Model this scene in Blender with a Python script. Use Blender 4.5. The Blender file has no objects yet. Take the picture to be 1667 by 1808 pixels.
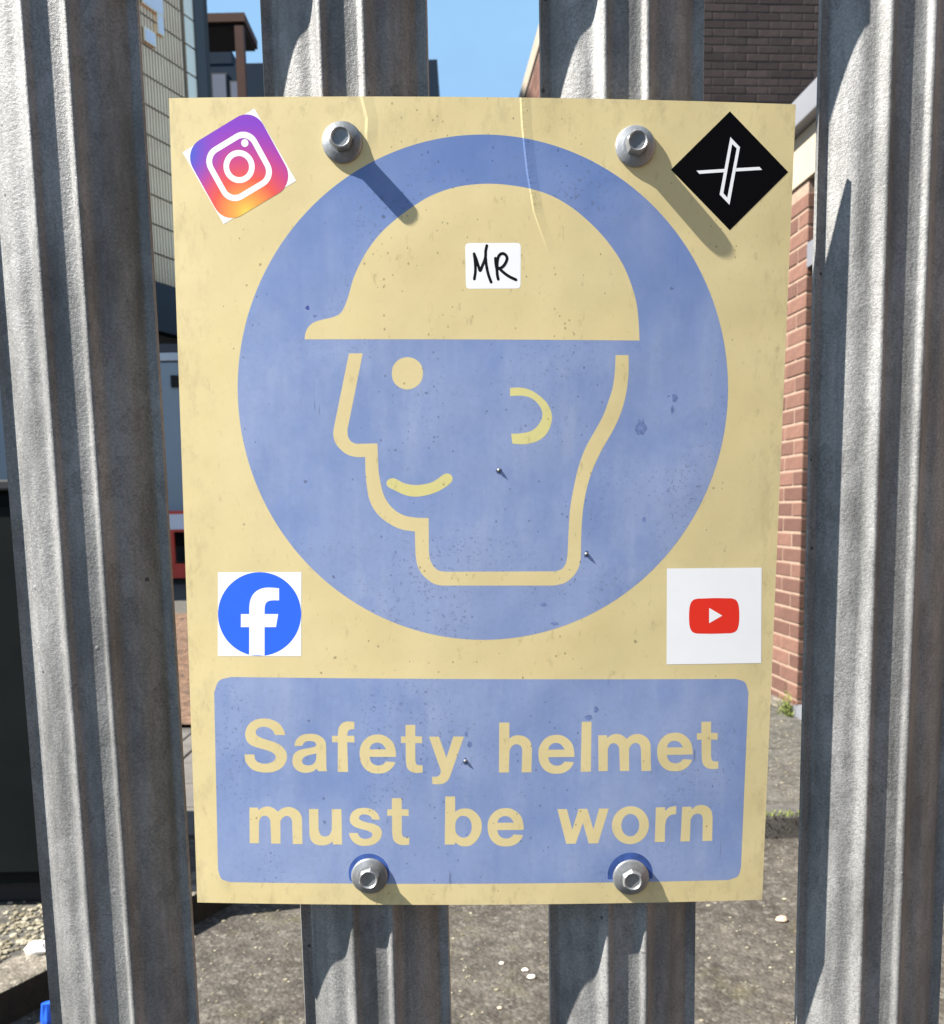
import bpy, bmesh, math, random
from mathutils import Vector, Matrix
from mathutils.geometry import tessellate_polygon

R = math.radians
S = bpy.context.scene
COL = S.collection
random.seed(7)

# ---------------------------------------------------------------- camera
PITCH, ROLL = 0.12599, -0.02043
EYE = 1.05
fwd = Vector((0, math.cos(PITCH), -math.sin(PITCH)))
rt = Vector((1, 0, 0)); up = rt.cross(fwd)
c_, s_ = math.cos(ROLL), math.sin(ROLL)
rt, up = c_ * rt + s_ * up, -s_ * rt + c_ * up
cam = bpy.data.cameras.new('camera')
cam.sensor_fit = 'VERTICAL'; cam.sensor_height = 24.0; cam.sensor_width = 24.0
cam.lens = 24.0 * 1670.0 / 1808.0
cam.shift_y = (1111.0 - 904.0) / 1808.0
cam.clip_start = 0.02; cam.clip_end = 2000
cam.dof.use_dof = True; cam.dof.focus_distance = 0.47; cam.dof.aperture_fstop = 19.0
co = bpy.data.objects.new('camera', cam); COL.objects.link(co)
m3 = Matrix((rt, up, -fwd)).transposed()
co.matrix_world = Matrix.Translation((0, 0, EYE)) @ m3.to_4x4()
S.camera = co

# ---------------------------------------------------------------- light
YAW = 0.01468                                   # the fence runs along X, turned this much
SUN = Matrix.Rotation(YAW, 3, 'Z') @ Vector((-4.5, -1.0, 4.9)).normalized()
SUN_STRENGTH, SKY_STRENGTH, EXPOSURE = 5.0, 0.08, 1.66
w = bpy.data.worlds.new('World'); S.world = w; w.use_nodes = True
nt = w.node_tree; nt.nodes.clear()
out = nt.nodes.new('ShaderNodeOutputWorld'); bg = nt.nodes.new('ShaderNodeBackground')
sky = nt.nodes.new('ShaderNodeTexSky'); sky.sky_type = 'NISHITA'; sky.sun_disc = False
sky.sun_elevation = math.asin(SUN.z); sky.sun_rotation = math.atan2(SUN.x, SUN.y)
sky.air_density = 1.0; sky.dust_density = 0.6; sky.ozone_density = 1.6
bg.inputs['Strength'].default_value = SKY_STRENGTH
# thin high cirrus, everywhere on the dome
tc = nt.nodes.new('ShaderNodeTexCoord'); mp = nt.nodes.new('ShaderNodeMapping')
mp.inputs['Rotation'].default_value = (0, R(-38), R(20)); mp.inputs['Scale'].default_value = (1.0, 1.0, 3.2)
nz = nt.nodes.new('ShaderNodeTexNoise'); nz.inputs['Scale'].default_value = 2.6
nz.inputs['Detail'].default_value = 6; nz.inputs['Roughness'].default_value = 0.55
cr = nt.nodes.new('ShaderNodeValToRGB')
cr.color_ramp.elements[0].position = 0.30; cr.color_ramp.elements[0].color = (0.18, 0.18, 0.18, 1)
cr.color_ramp.elements[1].position = 0.66; cr.color_ramp.elements[1].color = (0.9, 0.9, 0.9, 1)
mx = nt.nodes.new('ShaderNodeMix'); mx.data_type = 'RGBA'
mx.inputs[7].default_value = (1.42, 2.62, 3.95, 1)
L = nt.links.new
L(tc.outputs['Generated'], mp.inputs[0]); L(mp.outputs[0], nz.inputs['Vector']); L(nz.outputs['Fac'], cr.inputs[0])
L(cr.outputs[0], mx.inputs[0]); L(sky.outputs[0], mx.inputs[6]); L(mx.outputs[2], bg.inputs['Color']); L(bg.outputs[0], out.inputs[0])

sl = bpy.data.lights.new('sun', 'SUN'); sl.energy = SUN_STRENGTH; sl.angle = R(0.53); sl.color = (1.0, 0.95, 0.87)
so = bpy.data.objects.new('sun', sl); COL.objects.link(so); so.location = (-6, -2, 8)
so.rotation_euler = SUN.to_track_quat('Z', 'Y').to_euler()

vs = S.view_settings; vs.view_transform = 'Standard'; vs.look = 'None'
vs.exposure = EXPOSURE; vs.gamma = 1.0; vs.use_curve_mapping = False

# ---------------------------------------------------------------- helpers
def tag(o, label=None, cat=None, group=None, kind=None):
    if label: o['label'] = label
    if cat: o['category'] = cat
    if group: o['group'] = group
    if kind: o['kind'] = kind
    return o

def thing(name, loc, label, cat, group=None, rotz=0.0):
    o = bpy.data.objects.new(name, None); COL.objects.link(o)
    o.empty_display_size = 0.05
    o.location = loc; o.rotation_euler = (0, 0, rotz)
    return tag(o, label, cat, group)

class MB:
    def __init__(s): s.v = []; s.f = []
    def add(s, vs_, fs):
        n = len(s.v); s.v += [tuple(v) for v in vs_]; s.f += [tuple(i + n for i in f) for f in fs]; return s
    def box(s, x0, x1, y0, y1, z0, z1):
        return s.add([(x0,y0,z0),(x1,y0,z0),(x1,y1,z0),(x0,y1,z0),(x0,y0,z1),(x1,y0,z1),(x1,y1,z1),(x0,y1,z1)],
                     [(0,3,2,1),(4,5,6,7),(0,1,5,4),(1,2,6,5),(2,3,7,6),(3,0,4,7)])
    def cyl(s, x, y, z0, z1, r, n=20, r1=None):
        r1 = r if r1 is None else r1
        vv = [(x+r*math.cos(2*math.pi*i/n), y+r*math.sin(2*math.pi*i/n), z0) for i in range(n)]
        vv += [(x+r1*math.cos(2*math.pi*i/n), y+r1*math.sin(2*math.pi*i/n), z1) for i in range(n)]
        return s.add(vv, [(i,(i+1)%n,n+(i+1)%n,n+i) for i in range(n)] + [tuple(range(n-1,-1,-1)), tuple(range(n,2*n))])
    def prism(s, poly, z0, z1):
        n = len(poly)
        return s.add([(x,y,z0) for x,y in poly]+[(x,y,z1) for x,y in poly],
                     [(i,(i+1)%n,n+(i+1)%n,n+i) for i in range(n)]+[tuple(range(n-1,-1,-1)), tuple(range(n,2*n))])
    def mesh(s, name, mat, smooth=False, bevel=0, seg=2):
        me = bpy.data.meshes.new(name); me.from_pydata(s.v, [], s.f); me.update()
        bm = bmesh.new(); bm.from_mesh(me)
        bmesh.ops.recalc_face_normals(bm, faces=bm.faces)
        if bevel: bmesh.ops.bevel(bm, geom=list(bm.edges), offset=bevel, segments=seg, affect='EDGES', profile=0.6, clamp_overlap=True)
        bm.to_mesh(me); bm.free()
        if mat: me.materials.append(mat)
        if smooth:
            for p in me.polygons: p.use_smooth = True
        return me
    def obj(s, name, mat, parent=None, loc=(0,0,0), **k):
        return link(name, s.mesh(name, mat, **k), parent, loc)

def link(name, me, parent=None, loc=(0,0,0), rotz=0.0):
    o = bpy.data.objects.new(name, me); COL.objects.link(o)
    o.parent = parent; o.location = loc; o.rotation_euler = (0, 0, rotz)
    return o

# ---------------------------------------------------------------- materials
class NT:
    def __init__(s, name):
        s.m = bpy.data.materials.new(name); s.m.use_nodes = True
        s.t = s.m.node_tree; s.t.nodes.clear()
        s.out = s.n('OutputMaterial'); s.b = s.n('BsdfPrincipled'); s.t.links.new(s.b.outputs[0], s.out.inputs[0])
    def n(s, ty, **k):
        x = s.t.nodes.new('ShaderNode' + ty)
        for a, v in k.items(): setattr(x, a, v)
        return x
    def l(s, a, b): s.t.links.new(a, b)
    def set(s, **k):
        for a, v in k.items():
            i = s.b.inputs[a.replace('_', ' ')]
            if hasattr(v, 'links') or hasattr(v, 'is_output'): s.l(v, i)
            else: i.default_value = v if not isinstance(v, tuple) else (*v, 1)[:4]
        return s
    def obj(s): return s.n('TexCoord').outputs['Object']
    def mapping(s, vec, scale=(1,1,1), loc=(0,0,0), rot=(0,0,0)):
        x = s.n('Mapping'); x.inputs['Scale'].default_value = scale; x.inputs['Location'].default_value = loc; x.inputs['Rotation'].default_value = rot
        s.l(vec, x.inputs[0]); return x.outputs[0]
    def noise(s, vec, scale, detail=4, rough=0.55, dist=0):
        x = s.n('TexNoise'); s.l(vec, x.inputs['Vector']); x.inputs['Scale'].default_value = scale
        x.inputs['Detail'].default_value = detail; x.inputs['Roughness'].default_value = rough; x.inputs['Distortion'].default_value = dist
        return x.outputs['Fac']
    def vor(s, vec, scale, out='Distance', rand=1.0):
        x = s.n('TexVoronoi'); s.l(vec, x.inputs['Vector']); x.inputs['Scale'].default_value = scale; x.inputs['Randomness'].default_value = rand
        return x.outputs[out]
    def ramp(s, fac, *stops):
        x = s.n('ValToRGB'); e = x.color_ramp.elements
        while len(e) < len(stops): e.new(0.5)
        for el, (p, c) in zip(e, stops):
            el.position = p; el.color = (*c, 1) if isinstance(c, tuple) else (c, c, c, 1)
        s.l(fac, x.inputs[0]); return x.outputs[0]
    def mix(s, fac, a, b, mode='MIX'):
        x = s.n('Mix', data_type='RGBA', blend_type=mode)
        for i, v in ((0, fac), (6, a), (7, b)):
            if hasattr(v, 'is_output'): s.l(v, x.inputs[i])
            else: x.inputs[i].default_value = (*v, 1) if isinstance(v, tuple) else v
        return x.outputs[2]
    def math(s, op, a, b=None, c=None):
        x = s.n('Math', operation=op)
        for i, v in enumerate((a, b, c)):
            if v is None: continue
            if hasattr(v, 'is_output'): s.l(v, x.inputs[i])
            else: x.inputs[i].default_value = v
        return x.outputs[0]
    def sep(s, vec):
        x = s.n('SeparateXYZ'); s.l(vec, x.inputs[0]); return x.outputs
    def bump(s, h, dist, strength=1.0, normal=None):
        x = s.n('Bump'); x.inputs['Strength'].default_value = strength; x.inputs['Distance'].default_value = dist
        s.l(h, x.inputs['Height'])
        if normal: s.l(normal, x.inputs['Normal'])
        return x.outputs[0]
    def rnd(s):
        a = s.n('ObjectInfo').outputs['Random']; b = s.n('NewGeometry').outputs['Random Per Island']
        return s.math('FRACT', s.math('ADD', a, b))

def simple(name, col, rough=0.6, var=0.12, scale=8.0, metallic=0.0, bump=0.0, bscale=60.0):
    t = NT(name); o = t.obj()
    n = t.noise(o, scale, 5)
    d = tuple(max(0, x * (1 - var)) for x in col); b = tuple(min(1, x * (1 + var)) for x in col)
    t.set(Base_Color=t.ramp(n, (0.3, d), (0.7, b)), Roughness=rough, Metallic=metallic)
    if bump: t.set(Normal=t.bump(t.noise(o, bscale, 4), bump))
    return t.m

def curve_fn(t, x, pts, ext='HORIZONTAL'):
    """piecewise curve of a value in 0..1 giving a value in 0..1"""
    f = t.n('FloatCurve'); c = f.mapping.curves[0]
    c.points[0].location = pts[0]; c.points[1].location = pts[-1]
    for p in pts[1:-1]: c.points.new(*p)
    for p in c.points: p.handle_type = 'VECTOR'
    f.mapping.update(); t.l(x, f.inputs['Value']); return f.outputs[0]

def sign_mat(name, col, kind):
    """faded screen print on plastic; object space of the sign, metres"""
    t = NT(name); o = t.obj(); x, y, z = t.sep(o)
    big = t.noise(o, 22, 4, 0.6); mid = t.noise(o, 90, 5, 0.6); fine = t.noise(o, 700, 3, 0.6)
    stz = t.noise(t.mapping(o, (1, 1, 0.16)), 75, 6, 0.62); grain = t.noise(o, 330, 5, 0.7)
    if kind == 'blue':
        c = t.mix(t.ramp(t.noise(o, 17, 3, 0.5), (0.35, 0.0), (0.68, 1.0)), tuple(v * k for v, k in zip(col, (0.86, 0.90, 0.95))), tuple(v * k for v, k in zip(col, (1.10, 1.06, 1.02))))
        c = t.mix(t.ramp(stz, (0.52, 0.0), (0.72, 0.40)), c, tuple(min(1, v * k) for v, k in zip(col, (1.42, 1.28, 1.10))))
        c = t.mix(t.ramp(stz, (0.30, 0.30), (0.46, 0.0)), c, tuple(v * k for v, k in zip(col, (0.62, 0.70, 0.86))))
        c = t.mix(t.ramp(grain, (0.30, 0.30), (0.50, 0.0)), c, tuple(v * 0.72 for v in col))
        c = t.mix(t.ramp(grain, (0.60, 0.0), (0.72, 0.28)), c, tuple(min(1, v * 1.35) for v in col))
        # less faded towards the top of the disc
        fz = t.ramp(t.math('ADD', t.math('MULTIPLY', z, 5.0), t.math('MULTIPLY', t.math('SUBTRACT', big, .5), .8)), (0.40, 0.0), (0.92, 0.85))
        c = t.mix(fz, c, tuple(v * k for v, k in zip(col, (0.42, 0.58, 0.82))))
        c = t.mix(t.ramp(t.noise(t.mapping(o, (1, 1, .7), (.4, .1, .7)), 34, 5, 0.62), (0.50, 0.0), (0.70, 0.5)), c, tuple(v * k for v, k in zip(col, (0.58, 0.70, 0.88))))
        # peppered grime on the upper face
        pz = t.math('MULTIPLY', t.ramp(t.noise(o, 620, 3, 0.6), (0.60, 0.0), (0.66, 0.6)), t.ramp(t.noise(o, 14, 2, .5), (0.48, 0.0), (0.62, 1.0)))
        c = t.mix(pz, c, tuple(v * 0.45 for v in col))
    else:
        c = t.mix(t.ramp(big, (0.3, 0.0), (0.7, 1.0)), tuple(v * k for v, k in zip(col, (0.95, 0.93, 0.88))), tuple(min(1, v * k) for v, k in zip(col, (1.02, 1.02, 1.03))))
        c = t.mix(t.ramp(grain, (0.28, 0.22), (0.48, 0.0)), c, tuple(v * 0.78 for v in col))
        c = t.mix(t.ramp(t.noise(t.mapping(o, (1, 1, 0.5)), 240, 5, 0.7), (0.60, 0.0), (0.76, 0.42)), c, (0.25, 0.19, 0.10))
        # grime collecting along the edges and the upper corners
        ed = t.math('MAXIMUM', t.math('DIVIDE', t.math('ABSOLUTE', x), 0.150), t.math('DIVIDE', t.math('ABSOLUTE', z), 0.200))
        eg = t.math('MULTIPLY', t.ramp(ed, (0.86, 0.0), (1.0, 1.0)), t.ramp(t.noise(t.mapping(o, (1, 1, 0.5)), 130, 6, 0.7), (0.50, 0.0), (0.72, 0.38)))
        c = t.mix(eg, c, (0.24, 0.19, 0.11))
    # specks of dirt
    wv = t.n('VectorMath', operation='MULTIPLY_ADD'); nn = t.n('TexNoise'); t.l(o, nn.inputs['Vector']); nn.inputs['Scale'].default_value = 900; nn.inputs['Detail'].default_value = 2
    t.l(nn.outputs['Color'], wv.inputs[0]); wv.inputs[1].default_value = (.0022,) * 3; t.l(o, wv.inputs[2]); ow = wv.outputs[0]
    sp = t.vor(ow, 150, 'Distance'); spc = t.vor(ow, 150, 'Color'); pick = t.sep(spc)
    m1 = t.math('MULTIPLY', t.math('LESS_THAN', sp, t.math('MULTIPLY', t.math('POWER', pick[0], 2.5), 0.17)), t.math('GREATER_THAN', pick[1], 0.86 if kind == 'blue' else 0.90))
    sp2 = t.vor(t.mapping(o, (1, 1, .8), (0.31, 0.2, 0.1)), 420); ow = None; pick2 = t.sep(t.vor(t.mapping(o, (1, 1, .8), (0.31, 0.2, 0.1)), 420, 'Color'))
    m2 = t.math('MULTIPLY', t.math('LESS_THAN', sp2, t.math('MULTIPLY', pick2[0], 0.24)), t.math('GREATER_THAN', pick2[1], 0.90))
    dark = (0.05, 0.07, 0.13) if kind == 'blue' else (0.14, 0.11, 0.06)
    c = t.mix(t.math('MULTIPLY', m1, 0.55), c, dark); c = t.mix(t.math('MULTIPLY', m2, 0.5), c, dark)
    # scratches: thin streaks
    sc = t.noise(t.mapping(o, (1, 1, 0.06), rot=(0, R(9), 0)), 420, 2, 0.4)
    scm = t.math('MULTIPLY', t.ramp(sc, (0.70, 0.0), (0.73, 1.0)), t.ramp(t.noise(o, 45, 2), (0.60, 0.0), (0.66, 1.0)))
    c = t.mix(t.math('MULTIPLY', scm, 0.55 if kind == 'blue' else 0.25), c, tuple(v * 0.35 for v in col))
    # two creases, real relief: (mm) x of the crest for each height
    def crease(pts, z0, z1, wl, wr, amp):
        zz = t.math('DIVIDE', t.math('SUBTRACT', z, z0), z1 - z0)
        xs = [p[0] for p in pts]; lo, hi = min(xs) - .001, max(xs) + .001
        cv = curve_fn(t, zz, [((p[1] - z0) / (z1 - z0), (p[0] - lo) / (hi - lo)) for p in sorted(pts, key=lambda p: p[1])])
        xc = t.math('MULTIPLY_ADD', cv, hi - lo, lo)
        d = t.math('SUBTRACT', x, xc)
        l_ = t.math('SMOOTH_MIN', t.math('ADD', t.math('DIVIDE', d, wl), 1.0), 1.0, 0.15)
        r_ = t.math('SUBTRACT', 1.0, t.math('DIVIDE', d, wr))
        prof = t.math('MAXIMUM', t.math('MINIMUM', l_, r_), 0.0)
        inside = t.math('MULTIPLY', t.math('GREATER_THAN', zz, 0.0), t.math('MINIMUM', t.math('MULTIPLY', zz, 3.0), 1.0))
        return t.math('MULTIPLY', t.math('MULTIPLY', prof, inside), amp)
    jag = t.math('MULTIPLY_ADD', t.noise(t.mapping(o, (0.3, 0.3, 1)), 900, 2), 0.5, 0.75)
    h1 = crease([(.01742,.2005),(.0183,.18714),(.02087,.16651),(.02429,.14827),(.03133,.1299)], .128, .2005, .0008, .0045, .00023)
    h2 = crease([(-.05784,.2005),(-.05527,.18998),(-.05563,.18357),(-.0555,.176)], .176, .2005, .0013, .005, .00020)
    h = t.math('ADD', t.math('MULTIPLY', h1, jag), h2)
    h = t.math('ADD', h, t.math('MULTIPLY', t.noise(o, 16, 2, 0.4), 0.0009))
    h = t.math('ADD', h, t.math('MULTIPLY', fine, 0.000006))
    t.set(Base_Color=c, Roughness=0.52, Normal=t.bump(h, 1.0))
    t.b.inputs['Specular IOR Level'].default_value = 0.35
    return t.m

CREAM = (0.72, 0.60, 0.315); BLUE = (0.262, 0.335, 0.545)
M = {}
M['cream'] = sign_mat('faded cream print', CREAM, 'cream')
M['blue'] = sign_mat('faded blue print', BLUE, 'blue')
M['fresh_blue'] = simple('unfaded blue print', (0.045, 0.10, 0.33), 0.5, 0.3, 150)
M['yellow'] = sign_mat('pale yellow paint', (0.70, 0.635, 0.27), 'cream')

def sticker_mat(name, col):
    t = NT(name); o = t.obj()
    t.set(Base_Color=t.ramp(t.noise(o, 60, 3), (0.3, tuple(v * 0.97 for v in col)), (0.7, col)), Roughness=0.45)
    t.b.inputs['Specular IOR Level'].default_value = 0.3 if max(col) > 0.1 else 0.04
    return t.m
M['white'] = sticker_mat('white vinyl', (0.93, 0.93, 0.93))
M['black'] = sticker_mat('black vinyl', (0.004, 0.004, 0.005))
M['ink'] = sticker_mat('black ink', (0.012, 0.012, 0.013))
M['azure'] = sticker_mat('bright blue vinyl', (0.03, 0.145, 0.93))
M['red'] = sticker_mat('bright red vinyl', (0.82, 0.035, 0.018))

def galv(name, dark, light, rough, metal, bs):
    t = NT(name); o = t.obj()
    off = t.n('VectorMath', operation='ADD'); rr = t.n('ObjectInfo').outputs['Random']
    sc_ = t.n('CombineXYZ')
    for i in range(3): t.l(t.math('MULTIPLY', rr, 7.0 + i), sc_.inputs[i])
    t.l(o, off.inputs[0]); t.l(sc_.outputs[0], off.inputs[1]); o = off.outputs[0]
    sp = t.noise(o, 800, 4, 0.75); cl = t.noise(t.mapping(o, (1, 1, 0.22)), 42, 6, 0.65)
    spg = t.vor(t.mapping(o, (1, 1, .7)), 130, 'Color')
    c = t.mix(t.ramp(sp, (0.30, 0.0), (0.70, 1.0)), dark, light)
    c = t.mix(t.math('MULTIPLY', t.sep(spg)[0], 0.28), c, tuple(min(1, v * 1.25) for v in light))
    c = t.mix(t.ramp(cl, (0.30, 0.75), (0.58, 0.0)), c, tuple(v * 0.62 for v in dark))
    dr = t.noise(t.mapping(o, (1, 1, 0.035)), 170, 5, 0.6)                      # run marks
    c = t.mix(t.ramp(dr, (0.54, 0.0), (0.72, 0.30)), c, (0.07, 0.076, 0.064))
    c = t.mix(t.ramp(t.noise(t.mapping(o, (1, 1, 0.05)), 210, 3, 0.5), (0.60, 0.0), (0.72, 0.15)), c, tuple(min(1, v * 1.2) for v in light))
    pit = t.vor(o, 75); pc = t.sep(t.vor(o, 75, 'Color'))
    pm = t.math('MULTIPLY', t.math('LESS_THAN', pit, t.math('MULTIPLY', pc[0], .09)), t.math('GREATER_THAN', pc[1], 0.72))
    c = t.mix(t.math('MULTIPLY', pm, 0.8), c, (0.03, 0.026, 0.022))
    rs = t.noise(t.mapping(o, (1, 1, 0.3)), 26, 6, 0.7)
    c = t.mix(t.ramp(rs, (0.68, 0.0), (0.80, 0.45)), c, (0.11, 0.055, 0.03))
    bl = t.math('MULTIPLY', t.ramp(t.vor(t.mapping(o, (1, 1, 1), (.3, .1, .2)), 34), (0.0, 1.0), (0.05, 0.0)), 0.0005)
    h = t.math('ADD', t.math('MULTIPLY', t.noise(o, 520, 5, 0.75), bs), t.math('MULTIPLY', t.noise(t.mapping(o, (1, 1, .25)), 45, 2), bs * 6))
    t.set(Base_Color=c, Roughness=rough, Metallic=metal, Normal=t.bump(t.math('ADD', h, bl), 1.0))
    return t.m
M['galv'] = galv('weathered galvanised steel', (0.108, 0.107, 0.106), (0.325, 0.322, 0.315), 0.5, 0.15, 0.00042)
M['bolt'] = galv('zinc plated bolt', (0.22, 0.225, 0.23), (0.34, 0.345, 0.35), 0.42, 0.55, 0.00008)

# ---------------------------------------------------------------- ground
SIDE_A = Vector((-0.784, 2.517)); SIDE_D = Vector((0.5426, 1.0)).normalized()
def side_pt(y): return Vector((-0.784 + 0.5426 * (y - 2.517), y))
LOW = -0.08

def asphalt_mat(name, base, light, dark, scale=1.0, moss=0.0):
    t = NT(name); o = t.obj()
    agg = t.vor(o, 95 * scale, 'Color'); ad = t.vor(o, 95 * scale); a = t.sep(agg)
    c = t.mix(t.ramp(a[0], (0.2, 0.0), (0.95, 1.0)), dark, base)
    c = t.mix(t.math('MULTIPLY', t.math('GREATER_THAN', a[1], 0.90), 0.8), c, light)
    patch = t.noise(o, 3.2, 6, 0.65); sm = t.noise(o, 19, 5, 0.7)
    c = t.mix(t.ramp(patch, (0.35, 0.0), (0.7, 0.75)), c, tuple(v * 1.5 for v in base))
    c = t.mix(t.ramp(sm, (0.38, 0.65), (0.55, 0.0)), c, tuple(v * 0.6 for v in dark))
    c = t.mix(t.ramp(t.noise(o, 34, 4, 0.7), (0.56, 0.0), (0.66, 0.85)), c, light)
    if moss: c = t.mix(t.ramp(t.noise(o, 7, 5, 0.7), (0.55, 0.0), (0.75, moss)), c, (0.13, 0.115, 0.045))
    h = t.math('ADD', t.math('MULTIPLY', t.ramp(ad, (0.0, 1.0), (0.7, 0.0)), 0.004 / scale), t.math('MULTIPLY', sm, 0.008))
    t.set(Base_Color=c, Roughness=0.9, Normal=t.bump(h, 0.55))
    t.b.inputs['Specular IOR Level'].default_value = 0.2
    return t.m
M['asphalt'] = asphalt_mat('old asphalt', (0.072, 0.065, 0.055), (0.135, 0.124, 0.106), (0.045, 0.040, 0.034), 1.0, 0.3)
M['yard'] = asphalt_mat('worn concrete yard', (0.085, 0.080, 0.070), (0.14, 0.133, 0.118), (0.060, 0.056, 0.049), 0.8, 0.15)
M['kerb'] = asphalt_mat('concrete kerb', (0.17, 0.15, 0.12), (0.28, 0.25, 0.21), (0.09, 0.08, 0.065), 1.4, 0.2)
M['slab'] = simple('paving slab', (0.105, 0.097, 0.087), 0.9, 0.25, 9, bump=0.002, bscale=120)
M['earth'] = simple('bare brown earth', (0.115, 0.065, 0.038), 0.95, 0.45, 14, bump=0.02, bscale=30)

M['added_street'] = simple('dark added ground sheet', (0.030, 0.030, 0.031), 0.9, 0.2, 6, bump=0.003, bscale=180)  # unseen dark sheet added to weaken ground bounce onto the fence
st_ = MB().add([(-150,-60,LOW+.004),(150,-60,LOW+.004),(150,0.42,LOW+.004),(-150,0.42,LOW+.004)], [(0,1,2,3)]).obj('added_street', M['added_street']); tag(st_, kind='structure')
g = MB().add([(-150,-60,LOW),(150,-60,LOW),(150,260,LOW),(-150,260,LOW)], [(0,1,2,3)]).obj('ground', M['asphalt']); tag(g, kind='structure')
A, B = side_pt(0.46), side_pt(3.1)
KW = 0.13
nrm = Vector((SIDE_D.y, -SIDE_D.x))              # towards the sunken asphalt
Ai, Bi = A - nrm * KW, B - nrm * KW
pv = MB().prism([(-140, 0.46), (Ai.x, Ai.y), (Bi.x, 3.1 + 0.02), (-0.2, 3.12), (140, 3.12), (140, 250), (-140, 250)], LOW - 0.2, 0.0).obj('pavement', M['yard'])
tag(pv, kind='structure')
# kerb stones: along the left side, and across the far end of the sunken part
M['kerb_shade'] = simple('black kerb side shade', (0.016, 0.015, 0.011), 0.95, 0.4, 40, bump=0.002, bscale=150)  # near-black colour paints the shade on the asphalt-facing kerb side
kb = bpy.data.objects.new('kerb', None); COL.objects.link(kb); tag(kb, kind='structure')
ang = math.atan2(SIDE_D.y, SIDE_D.x)
klen = 0.95; total = (B - A).length; n = int(total / klen)
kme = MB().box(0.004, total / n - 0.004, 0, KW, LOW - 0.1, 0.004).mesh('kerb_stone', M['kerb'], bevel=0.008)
kme.materials.append(M['kerb_shade'])
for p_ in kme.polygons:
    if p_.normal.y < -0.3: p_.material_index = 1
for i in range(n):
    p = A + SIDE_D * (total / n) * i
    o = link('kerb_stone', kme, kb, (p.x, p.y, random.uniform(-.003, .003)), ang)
M['dkerb'] = simple('dark kerb', (0.075, 0.070, 0.063), 0.9, 0.3, 25, bump=0.002, bscale=150)
kme2 = MB().box(0.004, 0.596, -0.01, 0.11, LOW - 0.1, 0.0035).mesh('kerb_stone', M['dkerb'], bevel=0.012)
for i in range(12):
    link('kerb_stone', kme2, kb, (-0.42 + i * 0.6, 3.105, random.uniform(-.002, .002)))

# paving slabs on the left, seen through the gap beside the sign
pav = bpy.data.objects.new('paving', None); COL.objects.link(pav); tag(pav, kind='structure')
sme = MB().box(0.004, 0.446, 0.004, 0.296, -0.02, 0.012).mesh('paving_slab', M['slab'], bevel=0.006)
for j in range(5):
    for i in range(5):
        link('paving_slab', sme, pav, (-2.25 + i * 0.45 + (0.1 if j % 2 else 0), 2.98 + j * 0.3, random.uniform(0, .006)), random.uniform(-.01, .01))

# heap of brown earth
mb = MB(); NX, NY = 26, 34
vv = []
for j in range(NY + 1):
    for i in range(NX + 1):
        u, v = i / NX, j / NY
        x = -4.3 + 3.2 * u; y = 4.6 + 5.4 * v
        e = min(1, 4 * min(u, 1 - u, v, 1 - v))
        z = 0.02 + e * (0.10 + 0.10 * math.sin(5 * u + 2 * v) * math.sin(7 * v + 1)) + random.uniform(-.03, .03) * e
        vv.append((x + random.uniform(-.03, .03), y + random.uniform(-.03, .03), max(z, 0.004)))
mb.add(vv, [(j*(NX+1)+i, j*(NX+1)+i+1, (j+1)*(NX+1)+i+1, (j+1)*(NX+1)+i) for j in range(NY) for i in range(NX)])
tag(mb.obj('earth_heap', M['earth'], smooth=True), kind='structure')

# ---------------------------------------------------------------- brick buildings
def brick_mat(name, lo, hi, spread):
    t = NT(name); o = t.obj(); r = t.rnd()
    c = t.mix(t.ramp(r, (0.0, 0.0), (1.0, 1.0)), lo, hi)
    c = t.mix(t.ramp(t.noise(o, 30, 4, 0.65), (0.35, spread), (0.65, 0.0)), c, tuple(v * 0.55 for v in lo))
    t.set(Base_Color=c, Roughness=0.88, Normal=t.bump(t.noise(o, 160, 4, 0.7), 0.003))
    return t.m
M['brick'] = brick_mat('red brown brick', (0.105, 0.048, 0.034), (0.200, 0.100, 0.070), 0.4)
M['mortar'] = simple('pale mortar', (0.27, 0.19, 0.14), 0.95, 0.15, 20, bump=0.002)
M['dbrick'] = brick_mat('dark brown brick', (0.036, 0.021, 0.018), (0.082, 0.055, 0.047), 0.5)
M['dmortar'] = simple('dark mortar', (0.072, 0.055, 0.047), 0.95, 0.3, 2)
M['render'] = simple('cream render', (0.36, 0.31, 0.235), 0.85, 0.06, 3, bump=0.001)
M['fascia'] = simple('grey fascia', (0.17, 0.175, 0.195), 0.55, 0.08, 3)
M['frame'] = simple('grey green door frame', (0.10, 0.125, 0.125), 0.5, 0.1, 5)
M['glass'] = simple('dark glass', (0.012, 0.03, 0.034), 0.08, 0.2, 2)
M['pipe'] = simple('grey pipe', (0.20, 0.205, 0.21), 0.5, 0.1, 4)
M['beige'] = simple('beige coping', (0.30, 0.255, 0.20), 0.8, 0.08, 3)
M['felt'] = simple('roof felt', (0.09, 0.09, 0.09), 0.9, 0.2, 3)

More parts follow.
